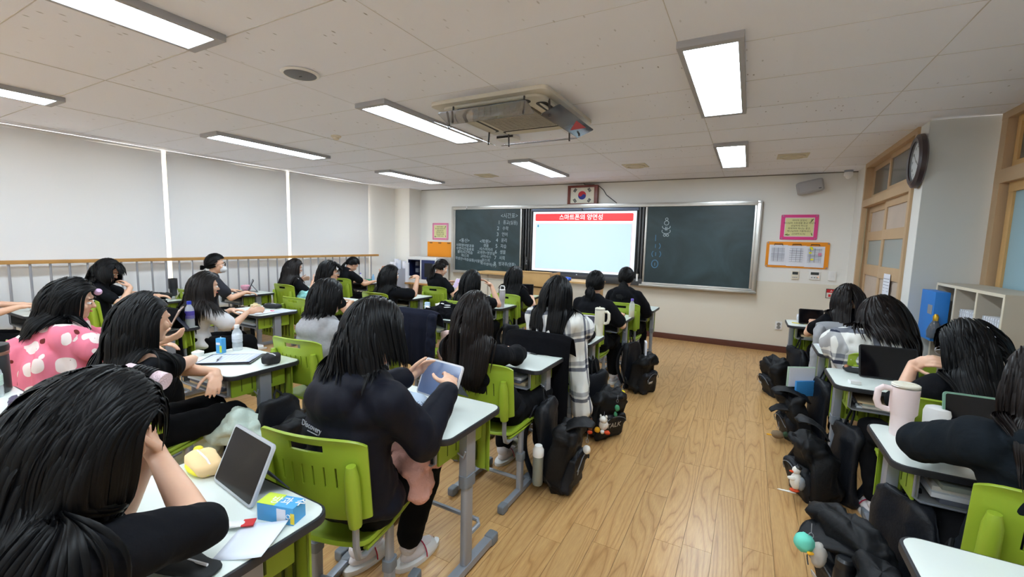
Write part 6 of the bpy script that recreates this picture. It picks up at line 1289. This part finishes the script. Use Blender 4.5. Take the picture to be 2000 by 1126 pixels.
pouch('black bag with a green tag lying on the window desk', (-6.18, 2.56), (.12, .06, .035), mat('bag_black', S(34, 36, 38), .8), .2, [('green_tag', (.02, -.045, .05), (.035, .01, .01), mat('tag_green', S(110, 190, 130), .6))], name='pouch', cat='pouch', seed=10)
pouch('round black case with a pink mark on the crowded paper desk', (-4.50, 2.86), (.10, .05, .024), MATS['bag_black'], .3, seed=12)
pouch('open black and white pouch with a pen on the right side desk', (.70, 3.45), (.105, .05, .016), mat('bag_black', S(34, 36, 38), .8), -.25, [('blue_gel', (.03, -.055, .03), (.032, .018, .010), mat('blue_white', S(150, 180, 226), .4)), ('roll', (-.09, -.01, .03), (.014, .02, .014), mat('copper', S(190, 130, 100), .4, .5))], seed=13)
pouch('brown and white open pouch on the desk with a phone', (.74, 4.25), (.10, .05, .032), mat('caramel', S(196, 134, 84), .85), .25, [('flap', (.0, .03, .065), (.095, .035, .012), mat('ivory', S(232, 220, 204), .9))], seed=14)
pouch('white furry pencil pouch on the front right desk', (.585, 5.53), (.085, .05, .042), mat('fur_grey', S(206, 206, 212), .95, var=.3, vscale=40), 0, seed=15, amp=.02)
pouch('long black pen case lying on the nearest desk', (-1.16, .455), (.15, .035, .012), mat('bag_black', S(34, 36, 38), .8), .28, seed=16)
def boxy(name, label, cat, loc, s, m, rz=0, bits=(), bevel=.003, z=None):
    t = thing(name, label, cat, (loc[0], loc[1], ZT if z is None else z), rz)
    P('body', [box(0, 0, s[2] / 2, *s)], m, t, bevel=bevel)
    for nm, c, ss, mm in bits: P(nm, [box(*c, *ss)], mm, t, smooth=0)
    return t
MB_, LG_ = mat('carton_blue', S(72, 160, 218), .45), mat('carton_lime', S(196, 220, 60), .45)
t = boxy('drink_carton', 'blue and lime drink carton lying on its side on the nearest desk', 'carton', (-1.09, .70), (.115, .05, .05), MB_, .28, [('lime_top', (-.03, 0, .0505), (.055, .05, .001), LG_), ('nutrition_panel', (.02, -.0255, .025), (.028, .001, .036), PAPER), ('yellow_corner', (.055, -.0256, .02), (.012, .001, .03), mat('carton_yellow', S(236, 212, 60), .5))])
P('lettering', [T(text_parts('방과 수', .034), place((.022, 0, .0508), .1))], WHT, t, smooth=0)
P('round_mark', [tube([(.042 + .006 * math.cos(a), -.0258, .025 + .006 * math.sin(a)) for a in np.linspace(0, 6.28, 10)], .001, 4)], WHT, t, smooth=0)
boxy('drink_carton', 'small upright blue drink carton beside the water bottle', 'carton', (-3.02, 1.56), (.045, .035, .10), MB_, .3, [('lime_patch', (.014, -.0178, .03), (.016, .001, .045), LG_), ('pale_print', (-.004, -.0178, .065), (.03, .001, .015), PAPER), ('straw', (0, 0, .104), (.004, .004, .01), WHT)])
boxy('toy_box', 'cream toaster-shaped box on the crowded paper desk', 'box', (-4.60, 2.74), (.10, .05, .045), mat('cream_toy', S(230, 214, 170), .5), .1, [('slot', (0, -.0255, .028), (.06, .001, .006), mat('slot_brown', S(150, 120, 80), .6)), ('top_slot', (0, 0, .052), (.05, .015, .014), MATS['cream_toy'])], .008)
boxy('eraser', 'white block eraser next to the cream toy box', 'eraser', (-4.50, 2.72), (.05, .03, .03), PAPER, .1)
boxy('eraser', 'pink eraser on the open papers', 'eraser', (-4.28, 2.72), (.04, .018, .014), mat('pink_hot', S(240, 140, 170), .7), .1)
boxy('storage_box', 'flat green box on the front window desk', 'box', (-6.05, 5.66), (.14, .08, .04), mat('box_green', S(60, 150, 120), .4), .1)
boxy('phone', 'black phone on the paper of the right-hand desk', 'phone', (.655, 4.35), (.14, .075, .009), BLK, .2, [('screen', (0, 0, .0095), (.13, .068, .001), SCR)])
boxy('book', 'orange and yellow workbook under the bunched jacket', 'book', (-2.99, 3.52), (.17, .23, .012), mat('orange_cover', S(236, 150, 80), .5, var=.35, vscale=20), .1)
boxy('book', 'pale green book on the desk beside the lectern', 'book', (-2.70, 5.60), (.16, .22, .014), mat('pale_green', S(196, 208, 180), .6), .15)
boxy('book', 'white notebook with a pink cover on the desk beside the lectern', 'book', (-2.83, 5.66), (.12, .18, .02), mat('red_cover', S(206, 110, 104), .6), .3)
boxy('notebook', 'green ring notebook sticking out of the open backpack', 'notebook', (.43, 4.02), (.21, .02, .16), mat('sage_cover', S(168, 190, 172), .6), .5, [('pages', (0, -.011, .08), (.2, .003, .15), PAPER)], z=.42)
boxy('folder', 'blue and white folder in the open backpack', 'folder', (.47, 4.0), (.18, .02, .12), mat('folder_blue', S(60, 140, 206), .5), .6, z=.36)
boxy('papers', 'white papers sticking out of the farthest aisle backpack', 'papers', (-.86, 4.50), (.02, .12, .14), PAPER, .3, z=.38)
boxy('earbud_case', 'small white earbud case on the right side desk', 'earbud case', (.60, 3.15), (.055, .045, .022), WHT, .2, bevel=.009)
boxy('drink_can', 'small blue and white drink box behind the bunched jacket', 'carton', (-3.05, 3.70), (.05, .04, .10), mat('carton_pale', S(170, 200, 222), .5), .3, [('sun_print', (0, -.0205, .05), (.02, .001, .02), MATS['carton_yellow'])])
t = thing('paper_cup', 'white tapered cup behind the bunched jacket', 'cup', (-2.93, 3.74, ZT)); P('cup', [lathe([(.025, 0), (.034, .085), (.036, .087), (.031, .08)], 24)], WHT, t)
t = thing('lid_cup', 'small round white tub on the desk with the paper pad', 'tub', (-3.06, 1.44, ZT)); P('tub', [lathe([(.030, 0), (.034, .022), (.034, .028), (.02, .034)], 24)], WHT, t); P('knob', [lathe([(.012, .034), (.012, .038), (.004, .040)], 14)], CRM, t)
t = thing('white_mug', 'white cup behind the pink mug tumbler', 'cup', (.76, 2.45, ZT)); P('body', [lathe([(.035, 0), (.045, .02), (.048, .10), (.042, .12), (.03, .125)], 28)], WHT, t)
t = thing('plastic_cup', 'clear crumpled plastic cup beside the swinging hair', 'cup', (1.08, 4.22, ZT)); P('cup', [lathe([(.03, 0), (.045, .10), (.046, .12)], 22)], WATER, t, disp=(.01, 20))
# paper work
def sheet(label, loc, w, h, rz=0, m=PAPER, lines=8, curl=.004, name='paper_sheet', cat='paper', z=None, board=None):
    t = thing(name, label, cat, (loc[0], loc[1], (ZT if z is None else z) + .001), rz); dz = 0
    if board: P('board', [b2(-w / 2 - .012, w / 2 + .012, -h / 2 - .012, h / 2 + .012, 0, .008)], board, t, bevel=.002); dz = .0085
    P('page', [grid(lambda u, v: ((u - .5) * w, (v - .5) * h, dz + curl * (u * u + .5 * v * v)), 8, 8)], m, t, solid=.001, smooth=180)
    if lines: P('writing', [([((-.4 * w), y, dz + .0016 + curl * .9), (.4 * w * (.6 + .4 * ((k * 7) % 5) / 5), y, dz + .0016 + curl * 1.1), (.4 * w * (.6 + .4 * ((k * 7) % 5) / 5), y + .002, dz + .0016 + curl * 1.1), (-.4 * w, y + .002, dz + .0016 + curl * .9)], [(0, 1, 2, 3)]) for k, y in enumerate(np.linspace(-.4 * h, .4 * h, lines))], MATS['print_grey'], t, smooth=0)
    return t
sheet('ruled paper pad on a black clipboard under the folded arms', (-2.80, 1.50), .21, .29, -.9, mat('paper_blue', S(206, 212, 238), .8), 10, board=BLK)
sheet('open worksheet with green margin on the crowded paper desk', (-4.36, 2.62), .30, .25, .1)
sheet('blue tinted worksheet at the corner of the crowded paper desk', (-4.22, 2.80), .18, .20, .15, MATS['paper_blue'])
sheet('crumpled white tissue hanging over the edge of the nearest desk', (-1.06, .60), .12, .13, .5, mat('tissue', S(222, 228, 240), .9), 0, .012, 'tissue', 'tissue')
sheet('white worksheet under the phone on the right-hand desk', (.70, 4.22), .29, .25, .1)
sheet('white paper on the desk before the brown-haired girl', (-1.38, 2.66), .15, .18, -.2)
sheet('small white note on the cream tumbler desk', (-1.18, 3.40), .07, .07, .3, lines=2)
sheet('paper with yellow and green notes under the light grey tumbler', (-2.60, 4.50), .16, .16, .2)
sheet('blue and red papers on the far left desk', (-5.80, 1.62), .20, .16, .3, MATS['paper_blue'])
sheet('lilac paper at the edge of the empty middle desk', (-3.0, 3.42), .14, .12, -.1, mat('paper_lilac', S(206, 200, 222), .8), 0)
def pen(label, loc, rz, m, L=.135, name='pen', z=None):
    t = thing(name, label, name, (loc[0], loc[1], (ZT if z is None else z) + .005), rz); P('barrel', [tube([(-L / 2, 0, 0), (L * .32, 0, 0), (L * .42, 0, 0), (L / 2, 0, 0)], [.0042, .0045, .003, .001], 10)], m, t); P('grip', [cyl((L * .12, 0, 0), (L * .32, 0, 0), .0048)], BLK, t); return t
pen('silver pen lying on the ruled paper pad', (-2.82, 1.44), -.7, ALU, z=ZT + .012)
pen('pink pen on the open worksheet', (-4.40, 2.60), .2, MATS['pink_hot'], z=ZT + .006); pen('black pen on the brown-haired girl’s desk', (-1.30, 2.70), -.3, BLK)
pen('yellow pen on the front right desk', (.52, 5.40), -.1, mat('pen_yellow', S(226, 204, 60), .4)); pen('purple pen on the front right desk', (.70, 5.52), -.3, mat('pen_purple', S(160, 120, 210), .4))
t = thing('ointment_tube', 'white and red squeeze tube on the nearest desk', 'tube', (-1.16, .60, ZT), .75); P('body', [grid(lambda u, v: (-.05 + .10 * v, .012 * math.cos(2 * PI * u) * (1 + .2 * v), .012 + .011 * math.sin(2 * PI * u) * (1 - v * .95)), 18, 10)], WHT, t, smooth=180)
P('cap', [cyl((-.075, 0, .012), (-.05, 0, .012), .011)], WHT, t); P('red_end', [box(.045, 0, .0125, .03, .03, .003)], RED, t)
t = thing('cable', 'white charging cable looping over the desk with the blue-capped bottle', 'cable', (-4.14, 1.62, ZT)); P('wire', [tube([(-.1, 0, .004), (0, -.05, .004), (.1, -.04, .004), (.14, -.08, .004), (.10, -.14, -.02), (.02, -.145, -.03)], .004, 6)], WHT, t)
t = thing('thermos', 'grey steel bottle with a white cap in a backpack side pocket', 'bottle', (-1.00, 2.225, .08)); P('body', [lathe([(.028, 0), (.031, .01), (.031, .17), (.028, .18)], 24)], mat('thermos_grey', S(140, 146, 140), .35, .4), t); P('cap', [lathe([(.032, .175), (.033, .18), (.033, .215), (.026, .225), (.022, .24), (.015, .242)], 24)], WHT, t)
t = thing('thermos', 'black bottle standing in the pocket of the nearest right backpack', 'bottle', (.40, 1.93, .12)); P('body', [lathe([(.03, 0), (.033, .01), (.033, .18), (.028, .2)], 22)], BLK, t); P('cap', [lathe([(.03, .2), (.03, .23), (.022, .24)], 20)], BLK, t)
# exercise books in the desk trays
cov = [mat(f'book_cover_{k}', c, .6) for k, c in enumerate((S(206, 204, 196), S(150, 160, 150), S(196, 176, 140), S(90, 96, 110), S(214, 220, 226)))]
bk = None
for di, n, nm in ((0, 3, 'the nearest desk'), (1, 3, "the windbreaker girl's desk"), (2, 3, "the brown-haired girl's desk"), (3, 2, 'the cream tumbler desk'), (7, 4, 'the paper pad desk'), (9, 3, 'the bunched jacket desk'), (10, 2, 'the light grey tumbler desk'),
                  (13, 4, 'the crowded paper desk'), (15, 3, 'the plush pouch desk'), (19, 2, 'the window desk with the keyboard tablet'), (23, 4, 'the pink mug desk'), (24, 4, 'the earbud case desk'), (25, 3, 'the right-hand desk with the phone'), (26, 2, 'the front right desk')):
    x, y = DESKS[di][:2]; z = .593
    for k in range(n):
        h = .010 + .004 * ((k * 3 + di) % 3); M = place((x + .01 * ((k + di) % 3 - 1), y - .05 - .008 * (k % 2), z), .04 * ((k * 5 + di) % 3 - 1))
        me = mesh('exercise_book', [b2(-.19, .19, -.13, .13, 0, h)], cov[(k + di) % 5], bevel=.0015); o = obj('exercise_book', me, None, M); z += h + .0006
        o['label'] = ('bottom', 'topmost' if n == 2 else 'second lowest', 'topmost' if n == 3 else 'third', 'topmost')[k] + ' exercise book in the tray of ' + nm; o['category'] = 'book'; o['group'] = 'exercise books in the tray of ' + nm
